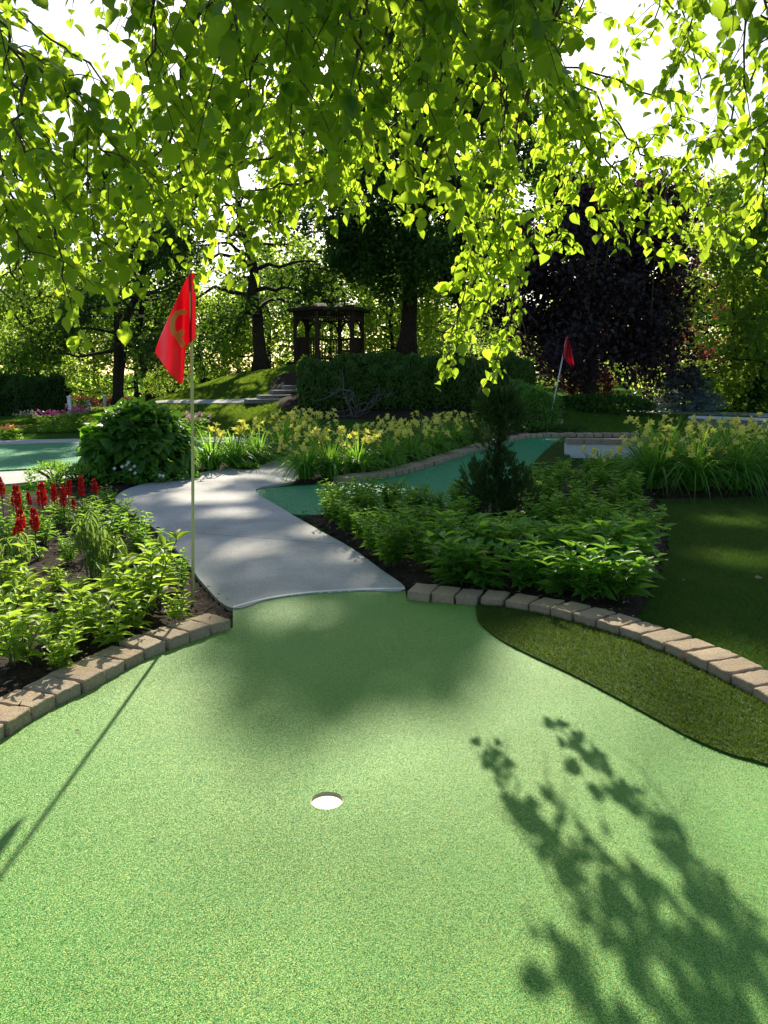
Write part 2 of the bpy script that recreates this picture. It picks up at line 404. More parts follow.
def inside(pts, loop):
    x, y = pts[:, 0], pts[:, 1]; r = np.zeros(len(pts), bool); lx, ly = loop[:, 0], loop[:, 1]
    for k in range(len(loop)):
        x1, y1, x2, y2 = lx[k], ly[k], lx[k - 1], ly[k - 1]
        c_ = ((y1 > y) != (y2 > y)) & (x < (x2 - x1) * (y - y1) / (y2 - y1 + 1e-12) + x1)
        r ^= c_
    return r
def blades(name, loop, n, z, ln, wd, mat, lean=.5, clump=0, keep=None):
    lo, hi = loop.min(0), loop.max(0)
    P = R.uniform(lo, hi, (n, 2)); P = P[inside(P, loop)]
    if keep is not None: P = P[keep(P)]
    k = len(P)
    D = np.stack([R.normal(0, lean, k), R.normal(0, lean, k), np.ones(k)], 1)
    b = MB().leaves(np.column_stack([P, terrain(P[:, 0], P[:, 1]) + z]), D, unit(k), R.uniform(ln * .6, ln * 1.3, k), wd, NEEDLE)
    return stuff(b.obj(name, mat, smooth=False))
blades('rough_turf_fibres', rough_loop, 60000, .034, .02, .0026, M['rough'], .9)

path_loop = smooth_loop(pix([(405, 594), (360, 595), (310, 598), (268, 604), (232, 613), (205, 590), (182, 560), (155, 532), (124, 511), (116, 500), (138, 488), (200, 475), (250, 467), (285, 461),
    (305, 452), (325, 443), (350, 443), (330, 456), (312, 470), (296, 483), (256, 492), (280, 510), (320, 534), (350, 551), (380, 573)]), 5, True)
struct(sheet('concrete_path', path_loop, .034, M['concrete'], .03))
struct(sheet('concrete_lip', np.concatenate([path_lip, (path_lip + np.array([0, .032]))[::-1]]), .0375, M['offwhite'], .04))
cross = smooth_loop(pix([(-160, 444), (0, 441), (120, 439), (240, 438), (350, 442), (345, 447), (240, 443), (120, 443.5), (0, 446), (-160, 450)]), 4, True)
struct(sheet('far_path', cross, .02, M['concrete'], .02))
side = smooth_loop(pix([(-120, 478), (0, 473), (80, 469), (150, 465), (215, 460), (222, 465), (160, 471), (110, 476), (60, 480), (0, 486), (-120, 492)]), 4, True)
struct(sheet('side_path', side, .02, M['concrete'], .02))
green2 = smooth_loop(pix([(-90, 449), (0, 446), (60, 444), (130, 445), (205, 449), (200, 458), (140, 463), (75, 468), (0, 472), (-90, 476)]), 4, True)
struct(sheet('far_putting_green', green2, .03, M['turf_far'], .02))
mid_green = smooth_loop(pix([(256, 493), (300, 488), (345, 485), (395, 478), (435, 467), (470, 455), (500, 445), (530, 439), (566, 438), (572, 446), (560, 470), (520, 490), (440, 510), (360, 516), (295, 517), (276, 507)]), 5, True)
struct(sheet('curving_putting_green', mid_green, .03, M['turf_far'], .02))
lip2 = smooth_loop(pix([(566, 439), (548, 451), (533, 468), (540, 480), (572, 480), (570, 458)]), 4, True)
struct(sheet('far_rough_turf', lip2, .05, M['rough_base'], .025))
blades('far_rough_fibres', lip2, 9000, .045, .05, .006, M['rough'], .6)

def mound_sheet(name, loop, h, z0=.012, step=.12, rough=.03):
    """soil bed, domed and lumpy"""
    lo, hi = loop.min(0) - step, loop.max(0) + step
    gx = np.arange(lo[0], hi[0], step); gy = np.arange(lo[1], hi[1], step)
    A, B = np.meshgrid(gx, gy); P = np.stack([A.ravel(), B.ravel()], 1)
    d = np.full(len(P), 1e9)
    for k in range(0, len(loop)): d = np.minimum(d, np.hypot(P[:, 0] - loop[k, 0], P[:, 1] - loop[k, 1]))
    ins = inside(P, loop)
    zz = np.array([mnoise.noise(Vector((x * 6, y * 6, 0))) for x, y in P]) * rough
    Zb = np.where(ins, z0 + np.minimum(d / .5, 1) ** .7 * h + zz * np.minimum(d / .15, 1), -.05) + terrain(P[:, 0], P[:, 1])
    n1, n2 = len(gx), len(gy)
    i, j = np.meshgrid(np.arange(n1 - 1), np.arange(n2 - 1)); a = (j * n1 + i).ravel()
    Q = np.stack([a, a + 1, a + 1 + n1, a + n1], 1)
    ok = ins[Q].sum(1) >= 2
    return struct(MB().add(np.column_stack([P, Zb]), Q[ok]).obj(name, M['mulch']))
bed_left = np.concatenate([smooth_loop(pix([(231, 612), (205, 590), (182, 560), (155, 532), (124, 511), (114, 501), (60, 497), (0, 495), (-90, 500)])),
                           np.array([(-4.2, 5.5), (-3.6, 2.0), (-2.1, 1.2)]), left_edge[:45][::-1] + np.array([-.03, .08])])
mound_sheet('mulch_bed', bed_left, .05, step=.06)
bed_mid = np.concatenate([smooth_loop(pix([(408, 593), (382, 572), (350, 549), (318, 528), (300, 518), (360, 514), (440, 508), (520, 487), (560, 470), (585, 466), (640, 470), (655, 500), (668, 540), (660, 575), (640, 618)])),
                          right_edge[:30][::-1] + np.array([.0, .08])])
mound_sheet('mulch_bed', bed_mid, .06, step=.08)
bed_lily = smooth_loop(pix([(292, 484), (345, 482), (395, 475), (435, 464), (470, 452), (500, 442), (530, 436), (520, 428), (440, 428), (340, 438), (305, 462)]), 4, True)
mound_sheet('mulch_bed', bed_lily, .06, step=.15)
bed_right = smooth_loop(pix([(628, 478), (650, 498), (700, 499), (768, 497), (860, 497), (900, 470), (768, 458), (660, 455)]), 4, True)
mound_sheet('mulch_bed', bed_right, .06, step=.15)
bed_hyd = smooth_loop(pix([(55, 490), (110, 494), (150, 483), (200, 473), (250, 465), (283, 459), (270, 450), (215, 458), (170, 470), (110, 478), (60, 483)]), 4, True)
mound_sheet('mulch_bed', bed_hyd, .04, step=.12)
hb = np.array([(-2.7, 22.2), (-1.5, 21.6), (2, 21.4), (4.2, 21.6), (5.2, 23), (5.2, 28), (-3, 28), (-3.6, 25)], float)
mound_sheet('mulch_bed', smooth_loop(hb, 4, True), .06, step=.3)
# wood chips in the beds one sees from close by
P = R.uniform(bed_left.min(0), bed_left.max(0), (9000, 2)); P = P[inside(P, bed_left)]
P2 = R.uniform(bed_mid.min(0), bed_mid.max(0), (6000, 2)); P2 = P2[inside(P2, bed_mid)]
P = np.concatenate([P, P2]); k = len(P)
chips = MB().leaves(np.column_stack([P, .05 + R.uniform(.0, .03, k)]), unit(k) * np.array([1, 1, .35]), unit(k) * .5 + np.array([0, 0, 1]), R.uniform(.015, .06, k), R.uniform(.006, .02, k), CARD)
stuff(chips.obj('mulch_chips', M['chip'], smooth=False))

# short lawn grass where the lawn is close
lawn_loop = np.array([(1.2, 4.4), (1.75, 3.5), (2.1, 2.6), (4.8, 2.6), (6.5, 9), (5.5, 10.4), (2.4, 9.6), (1.8, 7.5), (1.2, 5.6)])
brk = right_edge
def off_bed(P): return ~inside(P, bed_mid) & ~inside(P, bed_right) & ~inside(P, green_loop) & (np.min(np.hypot(P[:, None, 0] - brk[None, ::3, 0], P[:, None, 1] - brk[None, ::3, 1]), 1) > .2)
blades('lawn_grass', lawn_loop, 150000, 0, .032, .0026, M['shade_grass'], .7, keep=off_bed)
bank = np.array([(-11, 19.6), (-2.6, 19.6), (-2.2, 31), (-11, 31)], float)
blades('bank_grass', bank, 150000, 0, .07, .013, M['grass'], .6)
far_lawn = np.array([(4.6, 18.8), (10, 18.8), (12, 27), (4.6, 25)], float)
blades('bank_grass', far_lawn, 45000, 0, .06, .012, M['grass'], .6)

# ------------------------------------------------------------------ pavers
def brick_mesh(seed, w=.15, d=.215, h=.074):
    bm = bmesh.new(); bmesh.ops.create_cube(bm, size=1)
    for v in bm.verts: v.co = Vector((v.co.x * w * (1.0 if v.co.y < 0 else 1.04), v.co.y * d, (v.co.z + .5) * h))
    bmesh.ops.bevel(bm, geom=[e for e in bm.edges if any(v.co.z > .01 for v in e.verts)], offset=.011, segments=3, profile=.6, affect='EDGES')
    bmesh.ops.subdivide_edges(bm, edges=[e for e in bm.edges if e.calc_length() > .05], cuts=5, use_grid_fill=True)
    for v in bm.verts:
        n = mnoise.noise_vector(v.co * 28 + Vector((seed * 7, 0, 0))) * .0055 + mnoise.noise_vector(v.co * 90 + Vector((seed * 3, 0, 0))) * .0012
        v.co += n
    me = bpy.data.meshes.new('edging_brick'); bm.to_mesh(me); bm.free(); me.materials.append(M['paver'])
    me.polygons.foreach_set('use_smooth', np.ones(len(me.polygons), bool)); return me
bricks = [brick_mesh(s_) for s_ in range(5)]
def along(curve, step, start=0.0):
    d = np.concatenate([[0], np.cumsum(np.hypot(*np.diff(curve, axis=0).T))]); n = int((d[-1] - start) / step)
    for q in range(n):
        s_ = start + (q + .5) * step
        p = np.array([np.interp(s_, d, curve[:, 0]), np.interp(s_, d, curve[:, 1])])
        p2 = np.array([np.interp(s_ + .02, d, curve[:, 0]), np.interp(s_ + .02, d, curve[:, 1])])
        t = (p2 - p) / (np.linalg.norm(p2 - p) + 1e-9); yield q, p, t
def brick_row(curve, side_, step, n, lab, group, z=0.0, sc=1.0, start=0.0):
    for q, p, t in along(curve, step, start):
        if q >= n: break
        nrm = np.array([-t[1], t[0]]) * side_
        c = p + nrm * .108 * sc
        o = link(bpy.data.objects.new('edging_brick', bricks[(q * 3 + n) % 5]))
        o.location = (c[0], c[1], z + random.uniform(-.004, .004)); o.rotation_euler = (random.uniform(-.025, .025), random.uniform(-.025, .025), math.atan2(-nrm[1], -nrm[0]) + math.pi / 2 + random.uniform(-.06, .06))
        o.scale = (sc * random.uniform(.93, 1.0), sc * random.uniform(.94, 1.04), sc * random.uniform(.95, 1.05))
        tag(o, lab % ORD[q], 'brick', group)
brick_row(left_edge, -1, .157, 16, 'brown paver brick edging the left flower bed, %s from the concrete path', 'bricks along the left edge of the green', .01)
brick_row(right_edge, 1,   .157, 22, 'brown paver brick edging the right side of the green, %s from the concrete path', 'bricks along the right edge of the green', .01)
c2 = smooth_loop(pix([(345, 485.5), (395, 478.5), (435, 467.5), (470, 455.5), (500, 445.5), (530, 439.5), (566, 438), (620, 438), (665, 439)]))
brick_row(c2, 1, .2, 68, 'dark brick edging the far curving green behind the yellow daylilies, %s from the path', 'bricks along the curving green', .01, 1.25)

# ------------------------------------------------------------------ the hole, the flags
t = thing('golf_cup', 'cream golf cup sunk in the bright putting green', 'golf cup', (hole_c[0], hole_c[1], 0))
b = MB(); n = 40
prof = [(.0568, .0245), (.0545, .0245), (.0545, .012)]
V = np.concatenate([np.stack([r_ * np.cos(ang), r_ * np.sin(ang), np.full(n, z_)], 1) for r_, z_ in prof])
fs = [[r_ * n + k, r_ * n + (k + 1) % n, (r_ + 1) * n + (k + 1) % n, (r_ + 1) * n + k] for r_ in range(2) for k in range(n)]
b.add(V, fs); b.obj('liner', M['cup'], t)
b = MB(); b.add(np.stack([.0545 * np.cos(ang), .0545 * np.sin(ang), np.full(n, .018)], 1), [list(range(n))]); b.obj('base', M['cup'], t, False)

# near flag
pb = np.array(G(193, 612)); pt = np.array(PY(190.5, 272, pb[1]))
t = thing('flagstick', 'tall pale flagstick by the left flower bed, red flag with a gold letter', 'golf flag', tuple(pb))
mid = (pb + pt) / 2 + np.array([.006, 0, 0])
b = MB().tube(np.array([pb - pb, pb * 0 + (mid - pb) * .5, mid - pb, (mid + pt) / 2 - pb, pt - pb]), .0095, 10); b.obj('pole', M['pole'], t)
b = MB().tube(np.array([pt - pb, pt - pb + np.array([0, 0, .012]), pt - pb + np.array([0, 0, .02])]), np.array([.011, .012, .004]), 10); b.obj('pole_cap', M['pole'], t)
# outline rows of the hanging cloth: v, left u, right u
rows = [(273, 190.5, 195), (280, 185.5, 195.4), (290, 181, 195.6), (300, 176.5, 195.8), (312, 171, 196), (324, 165.5, 196), (338, 159.5, 195.8), (346, 156.5, 186), (353, 154.6, 185.2),
        (360, 160, 184.6), (367, 164.5, 184.2), (374, 170, 183.8), (380, 176, 183), (384, 180.5, 181.8)]
nv, nu = 60, 26
rv = np.array([r_[0] for r_ in rows]); rl = np.array([r_[1] for r_ in rows]); rr_ = np.array([r_[2] for r_ in rows])
def flag_depth(u, v):
    base = pb[1] - .018
    a_ = np.clip((195.5 - u) / 40, 0, 1)
    fold = .05 * np.sin((u - 195.5) / 40 * 9.0 + (v - 270) * .012) * np.clip(a_ * 3, 0, 1) * np.clip((v - 270) / 40, .15, 1)
    return base - fold - .05 * a_ * np.clip((v - 300) / 80, 0, 1)
V = []
for v in np.linspace(273, 384, nv):
    l_, r2 = np.interp(v, rv, rl), np.interp(v, rv, rr_)
    for u in np.linspace(l_, r2, nu): V.append(np.array(PY(u, v, float(flag_depth(u, v)))) - pb)
i, j = np.meshgrid(np.arange(nu - 1), np.arange(nv - 1)); a = (j * nu + i).ravel()
fl = MB().add(V, np.stack([a, a + nu, a + nu + 1, a + 1], 1)).obj('flag', M['flag'], t)
md = fl.modifiers.new('cloth', 'SOLIDIFY'); md.thickness = .0016
# gold letter, a strip lying on the cloth
em = smooth_loop([(186.5, 312.5), (182, 312.2), (177.5, 313.5), (173.8, 317.5), (172.3, 323), (172.6, 329), (174.8, 333.6), (178.5, 334.8), (181.6, 332.4), (183, 329.6)], 5)
em2 = smooth_loop([(175.5, 334.2), (179.5, 338.8), (181.8, 343.2), (183.6, 346.2)], 5)
b = MB()
for e, w_ in ((em, 2.7), (em2, 3.0)):
    d = np.gradient(e, axis=0); d /= np.linalg.norm(d, axis=1)[:, None]; nr = np.stack([-d[:, 1], d[:, 0]], 1)
    ww = w_ * np.interp(np.linspace(0, 1, len(e)), [0, .1, .85, 1], [.7, 1, 1, .75])[:, None]
    V = []
    for l3 in (-1, -.5, 0, .5, 1):
        q_ = e + nr * ww * l3
        for u, v in q_: V.append(np.array(PY(u, v, float(flag_depth(u, v)) - (.0034 if w_ < 2.7 else .004))) - pb)
    k = len(e); i, j = np.meshgrid(np.arange(k - 1), np.arange(4)); a = (j * k + i).ravel()
    b.add(V, np.stack([a, a + k, a + k + 1, a + 1], 1))
em_o = b.obj('letter', M['gold'], fl)

def far_flag(label, base, top, flag_px, Yd, r_, mats, group=None):
    bb = np.array(base); tt = np.array(top)
    t = thing('flagstick', label, 'golf flag', tuple(bb), group=group)
    MB().tube(np.array([bb * 0, (tt - bb) * .5, tt - bb]), r_, 8).obj('pole', mats, t)
    nv = 16; V = []; fr = np.array(flag_px, float)
    for v in np.linspace(fr[0, 0], fr[-1, 0], nv):
        l_, r2 = np.interp(v, fr[:, 0], fr[:, 1]), np.interp(v, fr[:, 0], fr[:, 2])
        for q, u in enumerate(np.linspace(l_, r2, 9)):
            V.append(np.array(PY(u, v, Yd - .03 + .07 * math.sin(q * 1.1 + v * .15))) - bb)
    i, j = np.meshgrid(np.arange(8), np.arange(nv - 1)); a = (j * 9 + i).ravel()
    f_ = MB().add(V, np.stack([a, a + 9, a + 10, a + 1], 1)).obj('flag', M['flag'], t)
    f_.modifiers.new('cloth', 'SOLIDIFY').thickness = .002
    return t
bb = G(547, 433)
far_flag('white flagstick leaning right with a plain red flag beyond the curving green', bb, PY(567, 337, bb[1] - .05), [(337, 565.8, 567.6), (344, 564.2, 570), (352, 563, 572), (357, 562.6, 573), (362, 567, 574), (366, 571, 574.6)], bb[1] - .05, .016, M['pole_white'])
bb = T(119.5, 408)
far_flag('small far red flag on a thin pole before the dark left trees', bb, PY(119.5, 372, bb[1]), [(372, 118, 120), (378, 117, 121.5), (384, 116.5, 122.5), (390, 119, 122.5)], bb[1], .012, M['pole_white'])
bb = T(590.5, 396)
far_flag('distant red flag on a pole behind the sunlit strip of lawn', bb, PY(591.5, 352, bb[1]), [(352, 591, 594), (355, 591, 597), (359, 591, 597.5), (362, 593, 597)], bb[1], .03, M['pole_white'])
p = G(550.5, 428); b = MB().box((0, 0, .2), (.4, .14, .09)); b.box((-.12, 0, .08), (.07, .1, .16)); b.box((.12, 0, .08), (.07, .1, .16))
t = thing('timber_block', 'pale timber block on short feet beside the leaning flagstick', 'block', (p[0], p[1] - .5, 0), .05)
MB().box((0, 0, .21), (.40, .14, .1)).obj('beam', M['pale_wood'], t, False)
for sx in (-.12, .12): MB().box((sx, 0, .08), (.07, .1, .157)).obj('foot', M['wood'], t, False)

# ------------------------------------------------------------------ plants
def plant_perennial(name, label, cat, rng, mat, stems=12, h=.42, leaf=.085, wd=.42, spread=.16, pairs=9, tm=LANCE, group=None, lean=.35):
    t = thing(name, label, cat, group=group)
    st, lf = MB(), MB()
    for s_ in range(stems):
        az = rng.uniform(0, 2 * np.pi); r0 = spread * .35 * math.sqrt(rng.uniform()); hh = h * rng.uniform(.7, 1.1)
        out_ = lean * rng.uniform(.3, 1.1) * hh
        b0 = np.array([r0 * math.cos(az), r0 * math.sin(az), 0]); q = np.linspace(0, 1, 7)[:, None]
        az2 = az + rng.normal(0, .5)
        pts = b0 + q * np.array([0, 0, hh]) + q ** 1.6 * out_ * np.array([math.cos(az2), math.sin(az2), -.15])
        st.tube(pts, np.linspace(.004, .002, 7), 4)
        P, D, N, L = [], [], [], []
        for k in range(pairs * 2 + 3):
            f = .18 + .82 * (k // 2) / pairs if k < pairs * 2 else 1.0
            p_ = np.array([np.interp(f, q[:, 0], pts[:, c]) for c in range(3)])
            la = (k // 2) * 1.57 + (k % 2) * np.pi + rng.normal(0, .35)
            up = rng.uniform(-.1, .55) + .5 * f
            P.append(p_); D.append([math.cos(la), math.sin(la), up]); N.append([-.5 * math.cos(la) + rng.normal(0, .25), -.5 * math.sin(la) + rng.normal(0, .25), 1])
            L.append(leaf * rng.uniform(.65, 1.15) * (1.1 - .45 * f))
        L = np.array(L); lf.leaves(np.array(P), np.array(D), np.array(N), L, L * wd, tm)
    st.obj('stems', M['stem'], t); lf.obj('foliage', mat, t)
    return t

def hide_proto(t, loc, rz, label, sc=1.0):
    t.location = loc; t.rotation_euler = (0, 0, rz); t['label'] = label
    t.scale = (sc, sc, sc)
class Scatter:
    """first placement moves the prototype, later ones copy it"""
    def __init__(s, proto): s.p = proto; s.used = False
    def put(s, loc, rz, label, sc=1.0):
        if not s.used:
            s.used = True; hide_proto(s.p, loc, rz, label, sc); return s.p
        return dup(s.p, loc, rz, label, sc)

g_mid = 'leafy plants in the middle bed'
kinds = [Scatter(plant_perennial('leafy_perennial', '', 'plant', R, M['perennial'], 18, .42, .115, .42, .24, 8, group=g_mid)) for _ in range(3)] + \
        [Scatter(plant_perennial('leafy_perennial', '', 'plant', R, M['broad'], 13, .38, .18, .5, .24, 5, BROAD, group=g_mid, lean=.5)) for _ in range(2)]
# rows of the middle bed, front to back: (y row, list of pixel bases)
rows_mid = [('row touching the right bricks', 'b', [(455, 591), (490, 594), (525, 597), (560, 600), (592, 606), (620, 609)]),
            ('second row behind the bricks', 'b', [(425, 575), (462, 574), (500, 577), (535, 578), (570, 582), (600, 588), (628, 590)]),
            ('third row behind the bricks', 'p', [(372, 560), (392, 570), (398, 556), (425, 558), (460, 558), (498, 560), (535, 562), (572, 565), (605, 568), (636, 570)]),
            ('row beside the dwarf conifer', 'p', [(345, 540), (362, 549), (380, 545), (405, 543), (425, 541), (455, 542), (545, 545), (578, 547), (608, 549), (638, 551)]),
            ('row just behind the dwarf conifer', 'p', [(326, 524), (342, 531), (368, 528), (400, 526), (432, 525), (535, 528), (568, 529), (600, 530), (630, 532)]),
            ('last row but one', 'p', [(335, 517), (362, 519), (390, 517), (420, 516), (455, 515), (545, 514), (575, 513), (605, 515), (632, 514)]),
            ('back row under the far green', 'p', [(532, 501), (555, 498), (580, 497), (605, 497), (628, 498)]),
            ('corner by the white wall', 'p', [(560, 486), (585, 484), (608, 484), (628, 486)])]
for rn, kd, pts in rows_mid:
    for q, (u, v) in enumerate(pts):
        x, y, _ = G(u + random.uniform(-5, 5), v + random.uniform(-2, 2))
        k = kinds[3 + q % 2] if (kd == 'b' and u > 440) else kinds[(q * 2 + len(pts)) % 3]
        sc = random.uniform(.68, .95) * (1.05 if v > 565 else .9)
        k.put((x, y, .05), random.uniform(0, 6.28), '%s plant, %s from the path in the %s' % ('broad-leaved green' if k in kinds[3:] else 'bushy green', ORD[q], rn), sc)

# left bed
g_l = 'leafy plants in the left flower bed'
lime = [Scatter(plant_perennial('lime_perennial', '', 'plant', R, M['lime_plant'], 6, .26, .11, .42, .14, 5, group=g_l)) for _ in range(2)]
lime_spots = [((18, 668), 'lime-green young plant at the left frame edge behind the bricks', 1.0), ((48, 650), 'lime-green leafy plant second along the left bricks', .9), ((88, 640), 'sunlit lime-green plant third along the left bricks', 1.05),
              ((72, 655), 'low lime-green sprout beside an orange leaf near the left bricks', .7), ((122, 622), 'tall lime-green plant in the middle of the left bed', 1.0), ((150, 607), 'bright lime-green plant in front of the near flagstick', 1.35), ((140, 615), 'lime-green plant crowding the bright one near the flagstick', 1.1),
              ((178, 622), 'small lime-green plant between the flagstick foot and the bricks', .6), ((112, 648), 'low lime-green sprout touching the middle of the left bricks', .7), ((60, 675), 'low lime-green sprout near the left end of the bricks', .75), ((132, 634), 'lime-green plant just behind the left bricks below the bright one', .8), ((58, 592), 'small lime-green plant on the bare soil left of the wilting plant', .6), ((78, 608), 'low lime-green plant in front of the wilting plant', .6), ((40, 612), 'lime-green plant between the two wilting plants', .75), ((5, 640), 'lime-green plant cut by the left frame edge', 1.0), ((15, 610), 'sunlit lime-green plant behind the left edge plants', 1.1)]
for (u, v), lb, sc in lime_spots:
    x, y, _ = G(u, v + 7); lime[random.randrange(2)].put((x, y, .05), random.uniform(0, 6.28), lb, sc * 1.2)
green_l = [Scatter(plant_perennial('bushy_perennial', '', 'plant', R, M['perennial'], 13, .42, .09, .36, .18, 9, group=g_l)) for _ in range(2)]
for (u, v), lb, sc in [((140, 566), 'dark green bushy plant beside the path curve in the left bed', .78), ((118, 543), 'green bushy plant at the back of the left bed by the path', .72), ((160, 584), 'green bushy plant nearest the path edge in the left bed', .7), ((105, 560), 'green bushy plant in the middle back of the left bed', .8),
                        ((85, 548), 'green leafy plant below the red plumes', .95), ((45, 552), 'green leafy plant under the tall red plumes at left', 1.0), ((10, 560), 'green leafy plant at the left edge under the red plumes', 1.0), ((60, 530), 'green plant behind the red plumes in the left bed', .85), ((92, 528), 'green plant at the rear corner of the left bed', .8), ((20, 525), 'green plant at the rear left of the left bed', .9),
                        ((178, 596), 'small green plant at the foot of the near flagstick', .55), ((70, 570), 'low green plant left of the wilting plant', .8), ((105, 585), 'green plant right behind the wilting plant', .6), ((108, 515), 'low green plant where the left bed meets the path', .5)]:
    x, y, _ = G(u, v); green_l[random.randrange(2)].put((x, y, .05), random.uniform(0, 6.28), lb, sc * (1.15 if u > 100 else .72))

def wilted(rng, label, loc, h=.4, stems=9):
    t = thing('wilted_perennial', label, 'plant', loc, group='wilted plants in the left flower bed')
    st, lf = MB(), MB()
    for s_ in range(stems):
        az = rng.uniform(0, 6.28); hh = h * rng.uniform(.65, 1.1); q = np.linspace(0, 1, 8)
        out_ = rng.uniform(.05, .16)
        pts = np.stack([out_ * q * math.cos(az) + .03 * rng.normal(), out_ * q * math.sin(az) + .03 * rng.normal(), hh * np.sin(np.minimum(q * 1.9, 1.9) * .95) * np.where(q > .8, .97, 1)], 1)
        st.tube(pts, np.linspace(.004, .002, 8), 4)
        k = 10; f = rng.uniform(.3, 1, k); P = np.stack([np.interp(f, q, pts[:, c]) for c in range(3)], 1)
        la = rng.uniform(0, 6.28, k); D = np.stack([.6 * np.cos(la), .6 * np.sin(la), -.8 + R.normal(0, .35, k)], 1)
        L = rng.uniform(.06, .12, k); lf.leaves(P, D, np.stack([np.cos(la), np.sin(la), .4 * np.ones(k)], 1), L, L * .15, LANCE)
    st.obj('stems', M['wilted'], t); lf.obj('foliage', M['wilted'], t)
x, y, _ = G(92, 592); wilted(R, 'wilting plant with drooping leaves in the middle of the left bed', (x, y, .05), .5, 14)
x, y, _ = G(112, 590); wilted(R, 'smaller wilting plant leaning towards the path in the left bed', (x, y, .05), .4, 8)
x, y, _ = G(20, 604); wilted(R, 'wilting plant with curled leaves at the left frame edge', (x, y, .05), .42, 12)

# red plumes
def plume_mesh(rng, h):
    n = 420; q = rng.uniform(0, 1, n); r_ = .022 * np.interp(q, [0, .15, .6, 1], [.7, 1, .85, .15]) * rng.uniform(.6, 1.1, n); az = rng.uniform(0, 6.28, n)
    P = np.stack([r_ * np.cos(az), r_ * np.sin(az), q * h], 1); D = np.stack([np.cos(az), np.sin(az), rng.uniform(.2, 1.3, n)], 1)
    b = MB().leaves(P, D, unit(n, rng), rng.uniform(.014, .026, n), .011, CARD); b.tube(np.array([[0, 0, -.06], [0, 0, h * .5], [0, 0, h * .96]]), [.004, .012, .003], 5)
    return b.mesh('flower_spike', M['red_flower'], False)
plumes = [plume_mesh(R, h) for h in (.17, .2, .15)]
def celosia(u, vbase, vtop, label, sc=1.0, tilt=0.0):
    x, y, _ = G(u, vbase); top = np.array(PY(u, vtop, y)); hh = top[2] - .05
    t = thing('plumed_celosia', label, 'flower', (x, y, .05), group='red plumed flowers in the left bed')
    pm = plumes[random.randrange(3)]; ph = max(v.co.z for v in pm.vertices) * sc
    b = MB(); q = np.linspace(0, 1, 5)
    zt = hh - ph
    pts = np.stack([tilt * q ** 2 * zt, 0 * q, q * zt], 1); b.tube(pts, .0045, 5); b.obj('stem', M['stem'], t)
    k = 22; f = R.uniform(.1, .92, k); la = R.uniform(0, 6.28, k)
    P = np.stack([np.interp(f, q, pts[:, 0]), 0 * f, f * zt], 1); L = R.uniform(.07, .12, k) * (1.15 - .5 * f)
    MB().leaves(P, np.stack([np.cos(la), np.sin(la), R.uniform(-.1, .6, k)], 1), np.stack([-.4 * np.cos(la), -.4 * np.sin(la), np.ones(k)], 1), L, L * .42, LANCE).obj('foliage', M['perennial'], t)
    o = link(bpy.data.objects.new('flower_spike', pm), t); o.location = (tilt * zt, 0, zt); o.scale = (sc, sc, sc); o.rotation_euler = (random.uniform(-.12, .12), tilt * 1.2 + random.uniform(-.1, .1), random.uniform(0, 6))
for a_ in [(6, 545, 476, 'tall red plume at the left edge, hindmost row'), (20, 552, 484, 'tall red plume second from the left edge', 1.2), (46, 548, 481, 'large red plume in the middle of the plumes', 1.25), (25, 565, 508, 'red plume in front of the tall left pair'), (38, 568, 507, 'front red plume right of the leftmost ones', 1.05),
           (14, 580, 518, 'low red plume near the left frame edge', 1.1, .2), (20, 590, 536, 'lowest red plume, nearest the camera', 1.0, .1), (57, 535, 482, 'slim red plume behind the large middle one', .85), (66, 535, 484, 'red plume fifth from the right, in the back row', 1.0), (71, 530, 479, 'small red plume behind a larger one in the back row', .85),
           (84, 530, 475, 'red plume second from the right end of the back row', .95), (98, 528, 478, 'rightmost red plume nearest the path', .85), (32, 528, 491, 'short red plume deep among the leaves', .7), (77, 538, 498, 'half-hidden short red plume low on the right', .6)]:
    celosia(*a_)

# daylilies
def straps(rng, n, ln, wd, b):
    q = np.linspace(0, 1, 8)
    for k in range(n):
        az = rng.uniform(0, 6.28); L = ln * rng.uniform(.6, 1.1); lean = rng.uniform(.3, 1.05); r0 = rng.uniform(0, .09)
        x = L * (lean * .75) * q ** 1.35; z = L * (q * (1.08 - lean * .25) - lean * .85 * q ** 2.4)
        c, s_ = math.cos(az), math.sin(az); w = wd * rng.uniform(.7, 1.1) * np.interp(q, [0, .3, .8, 1], [.6, 1, .6, .02]) / 2
        tw = rng.normal(0, .35)
        ctr = np.stack([(r0 + x) * c, (r0 + x) * s_, z], 1); sd = np.stack([-s_ * np.ones(8), c * np.ones(8), tw * np.ones(8)], 1)
        V = np.concatenate([ctr - sd * w[:, None], ctr + np.array([0, 0, -.3]) * w[:, None], ctr + sd * w[:, None]])
        f = [[i, i + 1, 8 + i + 1, 8 + i] for i in range(7)] + [[8 + i, 8 + i + 1, 16 + i + 1, 16 + i] for i in range(7)]
        b.add(V, np.array(f))
def lily_flower_mesh(rng):
    b = MB(); P, D, N = [], [], []
    for k in range(6):
        a = k * 1.047 + .1; P.append([0, 0, 0]); D.append([math.cos(a) * .75, math.sin(a) * .75, 1 - .25 * (k % 2)]); N.append([-math.cos(a), -math.sin(a), .8])
    b.leaves(np.array(P), np.array(D), np.array(N),   .056, .028, strip_leaf([(0, .1), (.3, .3), (.65, .5), (.88, .3), (1, .03)], .35, .2))
    b.tube(np.array([[0, 0, -.03], [0, 0, 0], [0, 0, .012]]), [.004, .007, .009], 6)
    return b.mesh('flower', M['petal'])
lily_fl = [lily_flower_mesh(R) for _ in range(2)]
